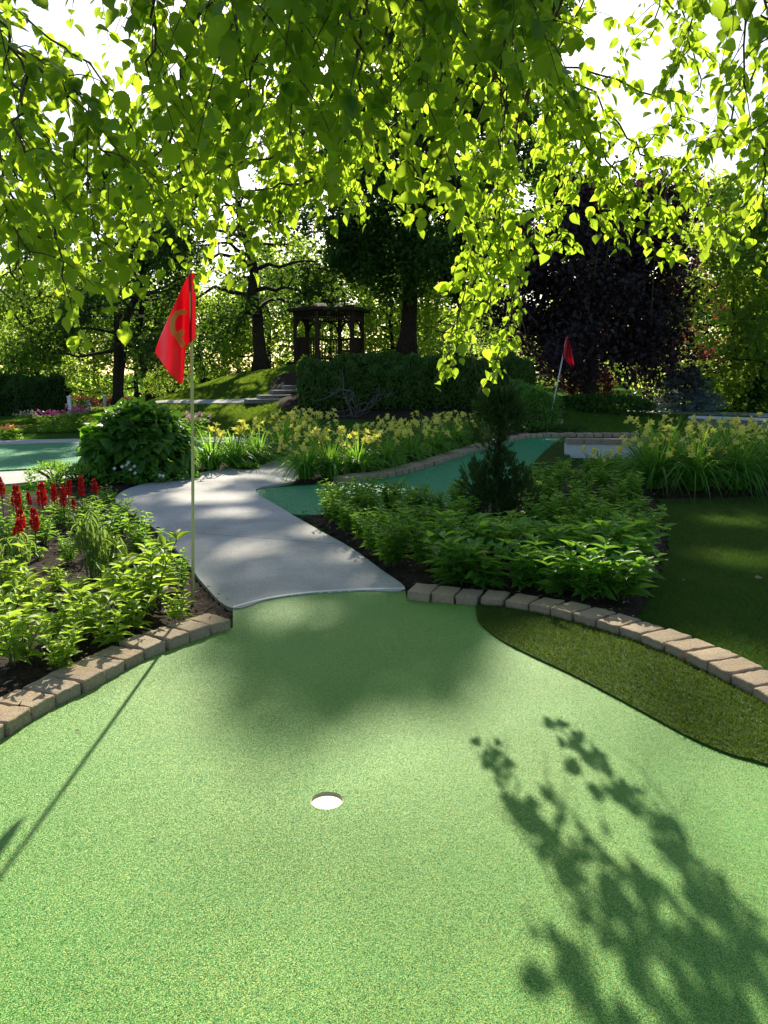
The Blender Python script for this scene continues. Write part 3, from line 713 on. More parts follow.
def daylily(rng, nfl, h=.78, n=230, spread=.8, wd=.02, top=.56):
    t = thing('daylily_clump', '', 'daylily', group='yellow daylily clumps')
    b = MB(); straps(rng, n, h, wd, b); straps(rng, n // 2, h * .6, wd, b); b.obj('foliage', M['strap'], t)
    if nfl == 0: return t
    b = MB(); spots = []
    for k in range(nfl):
        az = rng.uniform(0, 6.28); r_ = spread * .5 * math.sqrt(rng.uniform(.03, 1)); hh = top * rng.uniform(.62, 1.05)
        q = np.linspace(0, 1, 5); pts = np.stack([r_ * q ** 1.3 * math.cos(az), r_ * q ** 1.3 * math.sin(az), hh * q], 1)
        b.tube(pts, .0035, 4); spots.append((pts[-1], az))
        if rng.uniform() < .6:
            pp = pts[3]; e = pts[-1] + np.array([rng.normal(0, .04), rng.normal(0, .04), -.05]); b.tube(np.array([pp, (pp + e) / 2, e]), .003, 4); spots.append((e, az + rng.normal(0, 1)))
    b.obj('flower_stalks', M['stem'], t)
    for p_, az in spots:
        o = link(bpy.data.objects.new('flower', lily_fl[rng.integers(2)]), t); o.location = p_ + np.array([0, 0, .02]); s_ = rng.uniform(.8, 1.2); o.scale = (s_, s_, s_)
        tl = rng.uniform(.3, 1.2); o.rotation_euler = (0, tl, az + rng.normal(0, .7))
    return t
lil = [Scatter(daylily(R, 14)), Scatter(daylily(R, 16)), Scatter(daylily(R, 12))]
low_lil = [Scatter(daylily(R, 3, .62, 150, .4, top=.56))]
big_lil = [Scatter(daylily(R, 18, 1.15, 340, 1.1, .022, .74)), Scatter(daylily(R, 20, 1.15, 340, 1.1, .022, .76))]
for q, (u, v) in enumerate([(305, 482), (330, 480), (358, 478), (385, 473), (410, 466), (433, 459), (453, 452), (470, 446)]):
    x, y, _ = G(u, v); lil[q % 3].put((x, y, .05), q * 1.3, 'yellow-flowering daylily clump along the curving green, %s from the path' % ORD[q], 1.05)
for q, (u, v) in enumerate([(318, 470), (345, 466), (372, 461), (400, 455), (425, 449), (446, 443)]):
    x, y, _ = G(u, v); lil[(q + 1) % 3].put((x, y, .05), q * 2.1, 'yellow daylily clump in the back row above the curving green, %s from the path' % ORD[q], 1.05)
for q, (u, v, k, s_) in enumerate([(212, 471, 0, 1.0), (235, 469, 0, .9), (258, 466, 0, 1.0)]):
    x, y, _ = G(u, v); low_lil[0].put((x, y, .03), q * 2.2, 'grassy daylily clump with few flowers by the path bend, %s from the round shrub' % ORD[q], 1.4)
for q, (u, v) in enumerate([(278, 460), (295, 455), (312, 450)]):
    x, y, _ = G(u, v); lil[q % 3].put((x, y, .03), q * 1.7, 'daylily clump in bloom behind the path bend, %s from the left' % ORD[q], 1.25)
for q, (u, v) in enumerate([(655, 492), (693, 494), (735, 493), (775, 492)]):
    x, y, _ = G(u, v); big_lil[q % 2].put((x, y, .05), q * 2.4, 'large arching daylily clump beside the shaded lawn, %s from the middle bed' % ORD[q], 1.0)
for q, (u, v) in enumerate([(665, 478), (705, 477), (745, 476), (785, 476)]):
    x, y, _ = G(u, v); big_lil[(q + 1) % 2].put((x, y, .05), q * 1.4, 'large yellow daylily clump behind the lawn-edge clumps, %s from the middle bed' % ORD[q], 1.0)
x, y, _ = G(598, 484); lil[1].put((x, y, .05), .4, 'daylily with a few yellow flowers in front of the white wall', .72)

# mounded shrubs
def lump_pts(n, rng, rx, ry, rz, lump, seed, shell=.25, flat=.25):
    d = unit(n, rng); d[:, 2] = np.where(d[:, 2] < -flat, -d[:, 2], d[:, 2])
    k = np.array([1 + lump * mnoise.noise(Vector((a * 2.4 + seed, b_ * 2.4, c * 2.4))) + lump * .5 * mnoise.noise(Vector((a * 6 + seed, b_ * 6, c * 6))) for a, b_, c in d])
    s_ = k * (1 - shell * rng.uniform(0, 1, n) ** 1.6)
    return d * s_[:, None] * np.array([rx, ry, rz]), d
def shrub(name, label, cat, loc, dims, n, leaf, wd, mat, tm=BROAD, lump=.22, seed=0, up=.3, core=True, group=None, down=0.0, shell=.25):
    rx, ry, rz = dims
    t = thing(name, label, cat, loc, group=group)
    P, d = lump_pts(n, R, rx, ry, rz, lump, seed, shell); P[:, 2] += rz * .3; keep = P[:, 2] > .02; P, d = P[keep], d[keep]; n = len(P)
    P[:, 2] *= 1 / 1.3
    D = d + R.normal(0, .55, (n, 3)) + np.array([0, 0, up - down]); N = d * .8 + np.array([0, 0, .8]) + R.normal(0, .35, (n, 3))
    L = leaf * R.uniform(.65, 1.2, n)
    MB().leaves(P, D, N, L, L * wd, tm).obj('foliage', mat, t)
    b = MB()
    for k in range(9):
        az = k * .7 + R.normal(0, .2); e = np.array([rx * .7 * math.cos(az), ry * .7 * math.sin(az), rz * .75]); b.tube(np.array([e * 0 + [0, 0, -.1], e * np.array([.35, .35, .5]), e]), [.03 * rz + .006, .015, .005], 5)
    b.obj('stems', M['bark'], t)
    return t
x, y, _ = G(132, 483); shrub('round_shrub', 'big round green shrub with heart-shaped leaves left of the path', 'shrub', (x, y + .35, 0), (.72, .62, 1.0), 2300, .17, .75, M['shrub'], BROAD, .08, 3, 0, down=.4, shell=.4)
# white daisies before it
t = thing('daisy_patch', 'small white daisies in front of the big round shrub', 'flower', (x + .15, y - .35, 0.03))
P = np.array([[R.normal(0, .25), R.normal(0, .08), R.uniform(.12, .3)] for _ in range(11)]); b = MB()
for p_ in P: b.tube(np.array([[p_[0] * .8, p_[1] * .8, 0], p_ * .98]), .002, 4)
n = 120; az = R.uniform(0, 6.28, n); b.obj('stems', M['stem'], t)
Q = np.column_stack([R.normal(0, .3, n), R.normal(0, .12, n), R.uniform(.02, .16, n)]); MB().leaves(Q, np.stack([np.cos(az), np.sin(az), .6 * np.ones(n)], 1), unit(n) * .4 + [0, 0, 1], .06, .02, LANCE).obj('foliage', M['perennial'], t)
for p_ in P:
    a8 = np.arange(10) * .628; tl = np.array([0, -.9, .5])
    u1 = np.array([1, 0, 0]); u2 = np.cross(tl, u1); u2 /= np.linalg.norm(u2)
    D = np.cos(a8)[:, None] * u1 + np.sin(a8)[:, None] * u2
    MB().leaves(np.repeat(p_[None], 10, 0), D, np.repeat(tl[None], 10, 0), .026, .014, CARD).obj('flower', M['white_flower'], t)
# grey-green low edging plants by the side path
for q, (u, v) in enumerate([(55, 484), (80, 487), (105, 482)]):
    x, y, _ = G(u, v); shrub('low_shrub', 'low grey-green bushy plant by the side path, %s from the left' % ORD[q], 'shrub', (x, y, 0), (.38, .3, .28), 600, .05, .4, M['perennial'], LANCE, .3, q * 5, .4, group='low plants by the side path')
# round light shrubs near the hedge
x, y, _ = G(455, 423); shrub('round_shrub', 'rounded bright green shrub in front of the right half of the hedge', 'shrub', (x, y, 0), (.85, .7, .85), 3600, .085, .6, M['shrub'], BROAD, .2, 11)
x, y, _ = G(522, 432); shrub('round_shrub', 'spreading green shrub left of the leaning flagstick', 'shrub', (x, y, 0), (.95, .8, 1.15), 4200, .085, .6, M['shrub'], BROAD, .25, 17)
x, y, _ = G(600, 421); shrub('low_shrub', 'dark low shrub band behind the leaning flagstick', 'shrub', (x, y + 1, 0), (2.0, .8, .75), 8000, .09, .5, M['hedge'], BROAD, .3, 19)
x, y, _ = G(575, 436); shrub('low_shrub', 'small leafy tuft at the foot of the leaning flagstick', 'shrub', (x, y + .5, 0), (.5, .3, .22), 500, .06, .4, M['hedge'], LANCE, .3, 23)
x, y, _ = T(293, 365); shrub('low_shrub', 'grey-green loose shrub at the left side of the gazebo', 'shrub', (x - .1, 30.6, float(terrain(x, 30.6))), (.95, .8, 1.1), 2600, .09, .4, M['leaf_mid'], LANCE, .3, 29)
for q, (u, v) in enumerate([(252, 367), (266, 363)]):
    x, y, _ = T(u, v); shrub('low_shrub', 'reddish low plant at the foot of the leaning left tree, %s from the left' % ORD[q], 'shrub', (x, 31.3, float(terrain(x, 31.3))), (.5, .4, .4), 700, .08, .5, M['leaf_red'], LANCE, .3, 31 + q)
x, y, _ = G(541, 402); shrub('red_shrub', 'reddish japanese-maple-like shrub between hedge and leaning flag', 'shrub', (x - .1, 29.5, .15), (.85, .8, 1.5), 3600, .1, .5, M['leaf_red'], LANCE, .3, 37)

# clipped hedges
def hedge(label, p0, p1, h, depth, n, leaf, mat, seed):
    p0, p1 = np.array(p0, float), np.array(p1, float); ln = np.linalg.norm(p1 - p0); d = (p1 - p0) / ln; nr = np.array([-d[1], d[0]])
    c = (p0 + p1) / 2; zb = min(float(terrain(*p0)), float(terrain(*p1)))
    t = thing('hedge', label, 'hedge', (c[0], c[1], zb - .05), math.atan2(d[1], d[0]))
    # lumpy loaf: superellipsoid section
    def surf(a, th):
        x = (a - .5) * ln; e = np.clip(np.minimum(a, 1 - a) * ln / (depth * .5), 0, 1); ee = np.sqrt(1 - (1 - e) ** 2) * .9 + .1
        k = np.array([1 + .26 * mnoise.noise(Vector((xx * .8 + seed, tt * 1.1, 0))) + .2 * mnoise.noise(Vector((xx * 3 + seed, tt * 2.4, 4))) for xx, tt in zip(np.ravel(x), np.ravel(th))])
        cy, cz = np.cos(th), np.sin(th); sg = lambda q, p: np.sign(q) * np.abs(q) ** p
        return x, sg(cy, .6) * depth / 2 * k * ee, np.maximum(sg(cz, .6), 0) * h * k * (.82 + .18 * ee)
    a = R.uniform(0, 1, n); th = R.uniform(-.02, np.pi, n); x, y, z = surf(a, th); s_ = 1 - .12 * R.uniform(0, 1, n) ** 2
    z = z * s_ ; z = np.where(z < .05, R.uniform(.0, h * .75, n), z)
    P = np.stack([x, y * s_, z], 1); nd = np.stack([0 * x, np.cos(th), np.sin(th)], 1)
    D = nd * .6 + R.normal(0, .5, (n, 3)) + [0, 0, .7]; L = 1.25 * leaf * R.uniform(.6, 1.2, n)
    MB().leaves(P, D, nd + R.normal(0, .4, (n, 3)), L, L * .5, LANCE).obj('foliage', mat, t)
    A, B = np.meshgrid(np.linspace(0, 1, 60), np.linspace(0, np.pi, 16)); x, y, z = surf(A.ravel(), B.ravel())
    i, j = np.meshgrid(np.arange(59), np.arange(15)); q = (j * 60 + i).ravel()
    MB().add(np.stack([x * .99, y * .9, z * .93], 1), np.stack([q, q + 1, q + 61, q + 60], 1)).obj('opaque_core', M['core'], t)  # solid dark core added inside the leaves to block light through the hedge
hedge('long dark green clipped hedge in front of the gazebo', (-2.45, 23.3), (4.3, 23.5), 1.42, 2.2, 30000, .085, M['hedge'], 1)
hedge('dark hedge at the far left beyond the far putting green', (-14.5, 27.5), (-10.6, 27.2), 1.3, 2.0, 12000, .09, M['leaf_dark'], 9)

# contorted bare shrub
t = thing('contorted_shrub', 'bare twisted grey shrub standing in front of the hedge', 'shrub', (G(355, 425)[0], 21.7, float(terrain(-.7, 21.7))))
b = MB(); rng = np.random.default_rng(5)
def wig(p0, d0, n, step, r0, lev):
    p, d = np.array(p0, float), np.array(d0, float); pts = [p.copy()]
    for k in range(n):
        d = d + rng.normal(0, .48, 3) + np.array([0, 0, .12]); d /= np.linalg.norm(d); p = p + d * step; pts.append(p.copy())
    pts = np.array(pts); pts[:, 2] = np.maximum(pts[:, 2], .02 + .05 * np.abs(pts[:, 2]))
    b.tube(smooth_loop3(pts), np.linspace(r0, r0 * .4, len(pts) * 3 - 2), 5)
    if lev > 0:
        for k in range(2, n, 3): wig(pts[k], rng.normal(0, 1, 3) + [0, 0, .3], max(4, n // 2), step * .7, r0 * .5, lev - 1)
def smooth_loop3(p):
    t_ = np.arange(len(p)); tt = np.linspace(0, len(p) - 1, len(p) * 3 - 2)
    return np.stack([np.interp(tt, t_, p[:, c]) for c in range(3)], 1)
for d0, n_, st_, r_ in [((-.15, 0, 1), 14, .16, .05), ((-.9, -.1, .8), 10, .15, .04), ((.9, -.1, .9), 12, .15, .042), ((.5, -.2, 1), 10, .15, .036), ((-1, -.3, .4), 9, .15, .03), ((.2, -.4, .8), 9, .13, .03), ((-.4, -.3, .8), 9, .13, .03), ((1, -.2, .4), 9, .14, .03)]:
    wig((0, 0, 0), d0, n_, st_, r_ * .55, 2)
b.obj('branches', M['deadwood'], t)
for q, (u, v) in enumerate([(385, 414), (400, 416), (415, 416), (372, 413)]):
    x, y, _ = G(u, v + 6); shrub('low_shrub', 'small yellow-green plant at the foot of the hedge, %s in its row' % ORD[q], 'shrub', (x, y - .2, .05), (.25, .2, .2), 160, .11, .5, M['leaf_lime'], BROAD, .2, q, group='small plants at the foot of the hedge')

# dwarf conifer in the middle bed
x0, y0, _ = G(494, 536)
t = thing('dwarf_conifer', 'irregular dark dwarf conifer standing in the middle bed', 'conifer', (x0, y0, .05))
sc_ = y0 / 815.0
b = MB(); b.tube(np.array([[0, 0, 0], [.0, 0, .4], [.03, 0, .75], [.0, 0, 1.1]]), [.03, .024, .02, .01], 7)
b.tube(np.array([[0, 0, .3], [.1, -.02, .42], [.24, -.03, .46]]), [.015, .012, .006], 5); b.tube(np.array([[0, 0, .3], [-.12, .02, .45], [-.19, .0, .6]]), [.015, .012, .006], 5)
b.obj('trunk', M['bark'], t)
lf = MB()
lobes = [((-.04, 0, .2), (.22, .22, .18), 340), ((.24, -.05, .3), (.13, .14, .2), 230), ((-.17, 0, .46), (.12, .13, .17), 190), ((-.04, 0, .4), (.14, .14, .14), 160), ((.09, .02, .56), (.09, .12, .16), 130), ((.0, .03, .62), (.06, .07, .1), 60),
         ((.05, 0, .76), (.07, .08, .12), 70), ((-.07, 0, .9), (.13, .13, .16), 180), ((.11, 0, .98), (.12, .12, .1), 130), ((.17, 0, 1.1), (.05, .06, .09), 40), ((.06, 0, 1.12), (.11, .12, .12), 150), ((-.1, 0, 1.1), (.07, .08, .1), 80), ((.12, 0, 1.22), (.035, .04, .1), 40), ((-.12, 0, 1.2), (.035, .04, .08), 36), ((-.0, 0, 1.2), (.04, .04, .08), 40), ((.22, 0, .5), (.05, .06, .08), 40)]
for c, (a, bb, cc), n in lobes:
    d = unit(n); s_ = R.uniform(.3, 1.1, n) ** .6
    P = np.array(c) + d * s_[:, None] * np.array([a, bb, cc])
    ax = d * .8 + np.array([0, 0, .8]) + R.normal(0, .35, (n, 3)); ax /= np.linalg.norm(ax, axis=1)[:, None]
    sd = unit(n); sd -= ax * (sd * ax).sum(1)[:, None]; sd /= np.linalg.norm(sd, axis=1)[:, None]
    ln_ = R.uniform(.05, .11, n)
    for fan in range(11):                       # each spray: a flat feather of scale twigs
        f = (fan + .5) / 11; side_ = (-1) ** fan
        Q = P + ax * (ln_ * f)[:, None]
        D = ax + sd * (side_ * .75 * (1 - .6 * f)) + R.normal(0, .12, (n, 3))
        lf.leaves(Q, D, np.cross(ax, sd) + R.normal(0, .2, (n, 3)), ln_ * (.55 - .3 * f) * R.uniform(.7, 1.2, n), .0085, NEEDLE)
lf.obj('foliage', M['conifer'], t, False)

# globe blue spruce
x, y, _ = G(662, 412)
t = thing('blue_spruce', 'low broad blue spruce with flat layered branches', 'conifer', (x, 27.5, 0))
b = MB(); tk = MB(); tk.tube(np.array([[0, 0, 0], [0, 0, .7], [0, 0, 1.5]]), [.07, .05, .02], 6)
for k in range(120):
    h = R.uniform(.1, 1.5); az = R.uniform(0, 6.28); ln = np.interp(h, [0, .5, 1.1, 1.6], [1.35, 1.3, .85, .25]) * R.uniform(.7, 1.08)
    q = np.linspace(0, 1, 14); c, s_ = math.cos(az), math.sin(az); pts = np.stack([ln * q * c, ln * q * s_, h + .18 * q - .2 * q * q], 1); tk.tube(pts[::3], np.linspace(.015, .004, 5), 4)
    for sd in (-1, 1):
        m_ = 46; f = R.uniform(.2, 1, m_); P = np.stack([np.interp(f, q, pts[:, i]) for i in range(3)], 1); off = sd * R.uniform(0, .26, m_) * (1.15 - f)
        P += np.stack([-s_ * off, c * off, R.normal(0, .02, m_)], 1)
        D = np.stack([c + .5 * sd * -s_ + R.normal(0, .4, m_), s_ + .5 * sd * c + R.normal(0, .4, m_), .35 + R.normal(0, .4, m_)], 1); b.leaves(P, D, unit(m_) * .6 + [0, 0, 1], R.uniform(.09, .15, m_), .03, NEEDLE)
b.obj('foliage', M['spruce'], t, False); tk.obj('trunk', M['bark'], t)

# flowers by the far green
def flower_clump(label, u, v, mat, w=.35, h=.45, n=60, name='flowering_plant', fs=.08):
    x, y, z = T(u, v); t = thing(name, label, 'flower', (x, y, z), group=None)
    k = 220; P = np.column_stack([R.normal(0, w * .45, k), R.normal(0, w * .4, k), R.uniform(0, h * .8, k)]); az = R.uniform(0, 6.28, k)
    MB().leaves(P, np.stack([np.cos(az), np.sin(az), .6 * np.ones(k)], 1), unit(k) * .5 + [0, 0, 1], .12, .05, LANCE).obj('foliage', M['perennial'], t)
    P = np.column_stack([R.normal(0, w * .45, n), R.normal(0, w * .4, n), h * R.uniform(.75, 1.05, n)])
    MB().leaves(P, unit(n) + [0, 0, .5], unit(n) + [0, -.5, .5], fs, fs * .8, CARD).obj('blossoms', mat, t)
    MB().tube(np.array([[0, 0, 0], [.01, 0, h * .4], [0, 0, h * .8]]), .012, 5).obj('stem', M['stem'], t)
flower_clump('pink flowering plant left of the big round shrub, behind the far green', 78, 432, M['pink_flower'], .34, .6, 70)
flower_clump('pink flowering plant in the middle of the far flowers', 53, 433, M['pink_flower'], .34, .5, 60)
flower_clump('pale pink flowering plant below the far left hedge', 31, 425, M['pale_flower'], .4, .35, 50)
flower_clump('small orange-yellow flowering plant at the far left path', 9, 440, M['orange_flower'], .35, .28, 60)
flower_clump('salmon plumed plant behind the near flagstick', 195, 440, M['pale_flower'], .3, .55, 70)
flower_clump('orange blooms near the white posts', 81, 414, M['orange_flower'], .35, .6, 60)
flower_clump('tiny white flowering tuft at the path edge below the daylilies', 247, 471, M['white_flower'], .12, .1, 40, fs=.03)

# ------------------------------------------------------------------ trees
TAN = math.tan(rad(30))
FX = [-6, -4, -2, -1.5, -1.2, -1, -.83, -.6, -.33, 0, .3, .5, .8, 1.3, 1.6, 2, 3, 6]
FY = [7, 6.6, 6.0, 5.6, 5.0, 3.8, 3.3, 3.0, 2.98, 3.3, 3.75, 4.3, 4.8, 4.75, 4.55, 4.3, 4.2, 4.2]
GAPS = [(-1.3, 6.4, .3, .3), (-.3, 6.2, .28, .25), (-1.7, 8.2, .4, .4), (-.9, 10.6, .6, .5), (-2.6, 11, .5, .5), (3.4, 7.9, .5, .35), (2.35, 5.3, .2, .18), (-.8, 4.68, .3, .3), (-.4, 4.75, .25, .14), (-.68, 7.3, .38, .4), (-2.1, 9.2, .5, .6), (2.85, 6.3, .5, .38), (-.2, 9.8, .5, .5), (.9, 5.5, .3, .25), (1.2, 7.6, .3, .5)]  # holes cut into the crown so that sun patches fall on the ground
def crown_shape(P):
    """prunes the tall crown so that its shade gets a set edge and sun gaps"""
    sy = P[:, 1] - P[:, 2] / TAN; sx = P[:, 0]
    wob = np.array([mnoise.noise(Vector((a * 2.2, b_ * 2.2, 1))) for a, b_ in zip(sx, sy)])
    k = sy > np.interp(sx, FX, FY) + .2 * wob + R.normal(0, .1, len(P))
    for gx_, gy_, ra, rb in GAPS: k &= ((sx - gx_) / ra) ** 2 + ((sy - gy_) / rb) ** 2 > 1 + .6 * wob
    return k

def bank_gaps(P):
    """holes cut into the crowns to let patches of sun reach the bank"""
    sx = P[:, 0]; sy = P[:, 1] - (P[:, 2] - .6) / TAN
    n_ = np.array([mnoise.noise(Vector((a * .75, b_ * .5, 5))) for a, b_ in zip(sx, sy)])
    on_bank = (sx > -12) & (sx < -2.2) & (sy > 14) & (sy < 31)
    return ~on_bank | (n_ > .1 + .12 * R.normal(0, 1, len(P)))
def both(P): return crown_shape(P) & bank_gaps(P)
def tree(name, label, loc, rng, H, r0, crown, cb, mat, nleaf, leaf, limbs=16, lean=(0, 0), tm=CARD, wd=.75, sub=7, group=None, droop=.0, sag=.35, trunks=1, sigma=.16, envp=(.8, 1, .88, .5, .18), upf=(.1, .45, .9), prune=None):
    """trunk with limbs under one crown; crown = (rx, ry) widest radius, cb = height of the lowest limb"""
    t = thing(name, label, 'tree', loc, group=group)
    tk, lf = MB(), MB(); anchors = []
    for tr in range(trunks):
        q = np.linspace(0, 1, 12); az0 = rng.uniform(0, 6.28); fan = 0 if trunks == 1 else .12 * H
        lx = lean[0] + fan * math.cos(tr * 2.3 + az0); ly = lean[1] + fan * math.sin(tr * 2.3 + az0)
        wob = np.cumsum(rng.normal(0, .012 * H, (12, 2)), 0) * np.minimum(q * 2, 1)[:, None]
        tp = np.column_stack([lx * q ** 1.2 + wob[:, 0], ly * q ** 1.2 + wob[:, 1], q * H * .93 * (1 if tr == 0 else rng.uniform(.75, .95))])
        rr = r0 * (1 - q) ** .75 * (1 + .7 * np.exp(-q * 26)) + .015
        tk.tube(tp, rr * (1 if tr == 0 else .75), 10)
        nl = limbs // trunks
        for k in range(nl):
            f = cb / H + (1 - cb / H) * ((k + rng.uniform(.0, .8)) / nl) * .96
            h = f * H; p0 = np.array([np.interp(f / .93, q, tp[:, c]) for c in range(3)])
            az = k * 2.4 + rng.normal(0, .35) + az0; g = (f - cb / H) / (1 - cb / H)
            env = np.interp(g, [0, .25, .55, .85, 1], envp)
            ln = env * rng.uniform(.72, 1.08); rx, ry = crown[0] * ln, crown[1] * ln
            up = np.interp(g, [0, .5, 1], upf) * (rx + ry) * .5
            s_ = np.linspace(0, 1, 8)
            lp = p0 + np.column_stack([rx * math.cos(az) * s_, ry * math.sin(az) * s_, up * s_ ** .8 - sag * (rx + ry) * .25 * s_ ** 2.4])
            lp[1:] += np.cumsum(rng.normal(0, .022 * (rx + ry), (7, 3)), 0)
            lr = max(.012, np.interp(f / .93, q, rr) * .5); tk.tube(lp, np.linspace(lr, .012, 8), 6)
            for m_ in range(sub):
                fs = .28 + .72 * (m_ + rng.uniform(0, 1)) / sub; a = np.array([np.interp(fs, s_, lp[:, c]) for c in range(3)])
                d = unit(1, rng)[0] * np.array([1, 1, .55]) + np.array([math.cos(az), math.sin(az), 0]) * .5; d /= np.linalg.norm(d)
                bl = (rx + ry) * .5 * rng.uniform(.22, .45) * (1.1 - .35 * fs) + .25
                e = a + d * bl + np.array([0, 0, -droop * bl]); mdp = (a + e) / 2 + rng.normal(0, .05 * bl, 3); tk.tube(np.array([a, mdp, e]), [max(.01, lr * .35), .01, .005], 4)
                for w_ in range(4): anchors.append((a + (e - a) * rng.uniform(.35, 1.1) + rng.normal(0, .1 * bl, 3), bl))
    A = np.array([x[0] for x in anchors]); S = np.array([x[1] for x in anchors])
    pick = rng.integers(0, len(A), nleaf)
    P = A[pick] + rng.normal(0, 1, (nleaf, 3)) * (S[pick] * sigma + sigma * .8)[:, None] * np.array([1, 1, .8]) - np.array([0, 0, .0])
    if prune is not None: P = P[prune(P + np.array(loc))]; nleaf = len(P)
    D = unit(nleaf, rng) + np.array([0, 0, -.35]); N = unit(nleaf, rng) * .9 + np.array([0, 0, .9])
    L = leaf * rng.uniform(.65, 1.3, nleaf)
    lf.leaves(P, D, N, L, L * wd, tm)
    tk.obj('trunk', M['bark'], t); lf.obj('crown', mat, t, False)
    return t
RT = np.random.default_rng(21)
def on(u, Yd): x = (u - CX) / F * Yd / (CP + .02); return (x, Yd, float(terrain(x, Yd)) - .05)
tree('shade_tree', 'tall dark shade tree with a stout straight trunk behind the hedge', on(405, 34), RT, 16.4, .34, (5.6, 5.2), 3.4, M['leaf_dark'], 105000, .2, 46, (.1, 0), sub=9, envp=(.75, 1, 1, .9, .6), upf=(.1, .35, .45), prune=both)
tree('shade_tree', 'dark tree with a leaning trunk left of the gazebo', on(263, 33), RT, 9.6, .26, (4.0, 3.8), 2.3, M['leaf_dark'], 38000, .16, 24, (-.9, .2), sub=8, sag=.7, prune=bank_gaps)
tree('shade_tree', 'dark slim-trunked tree at the far left beside the leaning pair', on(118, 30), RT, 8.2, .17, (3.6, 3.2), 2.2, M['leaf_dark'], 30000, .15, 22, (.3, 0), trunks=2, sub=8, prune=bank_gaps)
tree('shade_tree', 'green tree with thin leaning trunk right of the far red flag', on(152, 31.5), RT, 8.6, .14, (3.0, 3.0), 2.4, M['leaf_dark'], 22000, .15, 18, (-.5, 0), sub=8, prune=bank_gaps)
tree('shade_tree', 'spreading green tree at the left frame edge above the dark hedge', on(40, 31), RT, 7.2, .16, (3.9, 3.4), 1.6, M['leaf_mid'], 18000, .14, 22, (-.5, 0), sub=8, prune=bank_gaps)
tree('purple_tree', 'dark purple-leaved tree behind the leaning flagstick', on(588, 28.5), RT, 6.8, .2, (3.3, 3.0), 1.7, M['leaf_purple'], 46000, .17, 26, (.5, 0), sub=9, sigma=.24, envp=(1, .75, 1, .55, .5), sag=.55)
tree('purple_tree', 'burgundy tree between the purple tree and the lit right maple', on(668, 36), RT, 8.0, .16, (3.0, 3.0), 2.0, M['leaf_red'], 9000, .15, 18, sub=8)
tree('maple_tree', 'light green multi-stemmed maple at the right behind the spruce', on(738, 30), RT, 8.0, .11, (4.0, 3.2), 1.5, M['leaf_lime'], 11000, .17, 27, trunks=3, tm=LOBED, wd=.95, sub=8)
tree('maple_tree', 'dense green maple cut by the right frame edge', on(800, 27), RT, 8.4, .15, (3.6, 3.2), 1.0, M['leaf_mid'], 9500, .17, 22, tm=LOBED, wd=.95, sub=8)
x, y, _ = G(748, 412); shrub('dark_shrub', 'dark tall shrub at the right edge beside the low wall', 'shrub', (x, 27.5, 0), (1.0, .9, 1.6), 3600, .13, .5, M['leaf_dark'], BROAD, .35, 41)
x, y, _ = G(708, 410); shrub('low_shrub', 'green bushy shrub between the spruce and the dark right shrub', 'shrub', (x, 28.5, 0), (.9, .8, 1.1), 2200, .12, .5, M['leaf_mid'], BROAD, .4, 43)
# far trees closing the view
g_far = 'trees closing the far view'
protos = [tree('background_tree', '', (0, 0, 0), RT, 7.0, .16, (3.4, 3.2), 1.0, M['leaf_lime'], 5800, .2, 22, group=g_far, sub=7),
          tree('background_tree', '', (0, 0, 0), RT, 8.0, .18, (3.2, 3.2), .8, M['leaf_lime'], 5800, .2, 22, group=g_far, sub=7),
          tree('background_tree', '', (0, 0, 0), RT, 5.0, .12, (3.2, 3.0), .15, M['leaf_lime'], 5800, .2, 22, group=g_far, sub=7)]
sc_p = [Scatter(p) for p in protos]
far_spots = [(-70, 50, 0), (-20, 45, 2), (25, 47, 0), (60, 44, 2), (100, 46, 0), (138, 44, 2), (170, 46, 0), (205, 43, 2), (240, 46, 2), (270, 44, 2), (300, 46, 0), (332, 43, 2), (362, 46, 0), (392, 43, 2), (425, 45, 0),
             (455, 42, 2), (490, 60, 0), (525, 62, 2), (560, 60, 0), (592, 75, 2), (612, 76, 0), (640, 66, 2), (672, 46, 0), (702, 44, 2), (735, 46, 0), (770, 44, 2), (815, 46, 0), (560, 75, 2), (630, 82, 1)]
fw = {0: 'round-crowned light green', 1: 'tall mid-green', 2: 'low bushy light green'}
for q, (u, Yd, k) in enumerate(far_spots):
    x, y, z = on(u, Yd); sc_p[k].put((x, y, z), q * 1.9, '%s tree in the far line of trees, %s from the left' % (fw[k], ORD[q]), .9 + .02 * ((q * 7) % 11))

# ------------------------------------------------------------------ the overhanging tree (its trunk stands behind the viewer)
t = thing('overhanging_tree', 'leafy tree whose drooping backlit branches hang over the green', 'tree', (.6, -3.0, 0))
org = np.array([.6, -3.0, 0]); RC = np.random.default_rng(11)
tk, lf = MB(), MB()
tp = np.array([[0, 0, 0], [.05, .02, .8], [.0, .1, 1.8], [-.05, .2, 2.8], [-.1, .5, 4.0], [-.1, .8, 5.4], [0, .9, 7]]); tk.tube(tp, [.2, .165, .15, .14, .11, .07, .03], 12)
def bough(ctrl, r0):
    c = [np.array(p, float) - org for p in ctrl]; pts = []
    m_ = len(c)
    for k in range(m_ - 1):
        p0, p1, p2, p3 = c[max(k - 1, 0)], c[k], c[k + 1], c[min(k + 2, m_ - 1)]
        for s_ in np.linspace(0, 1, 6, endpoint=False): pts.append(.5 * (2 * p1 + (p2 - p0) * s_ + (2 * p0 - 5 * p1 + 4 * p2 - p3) * s_ ** 2 + (3 * p1 - p0 - 3 * p2 + p3) * s_ ** 3))
    pts.append(c[-1]); pts = np.array(pts); pts[1:-1] += RC.normal(0, .012, (len(pts) - 2, 3))
    tk.tube(pts, np.linspace(r0, .004, len(pts)), 6); return pts
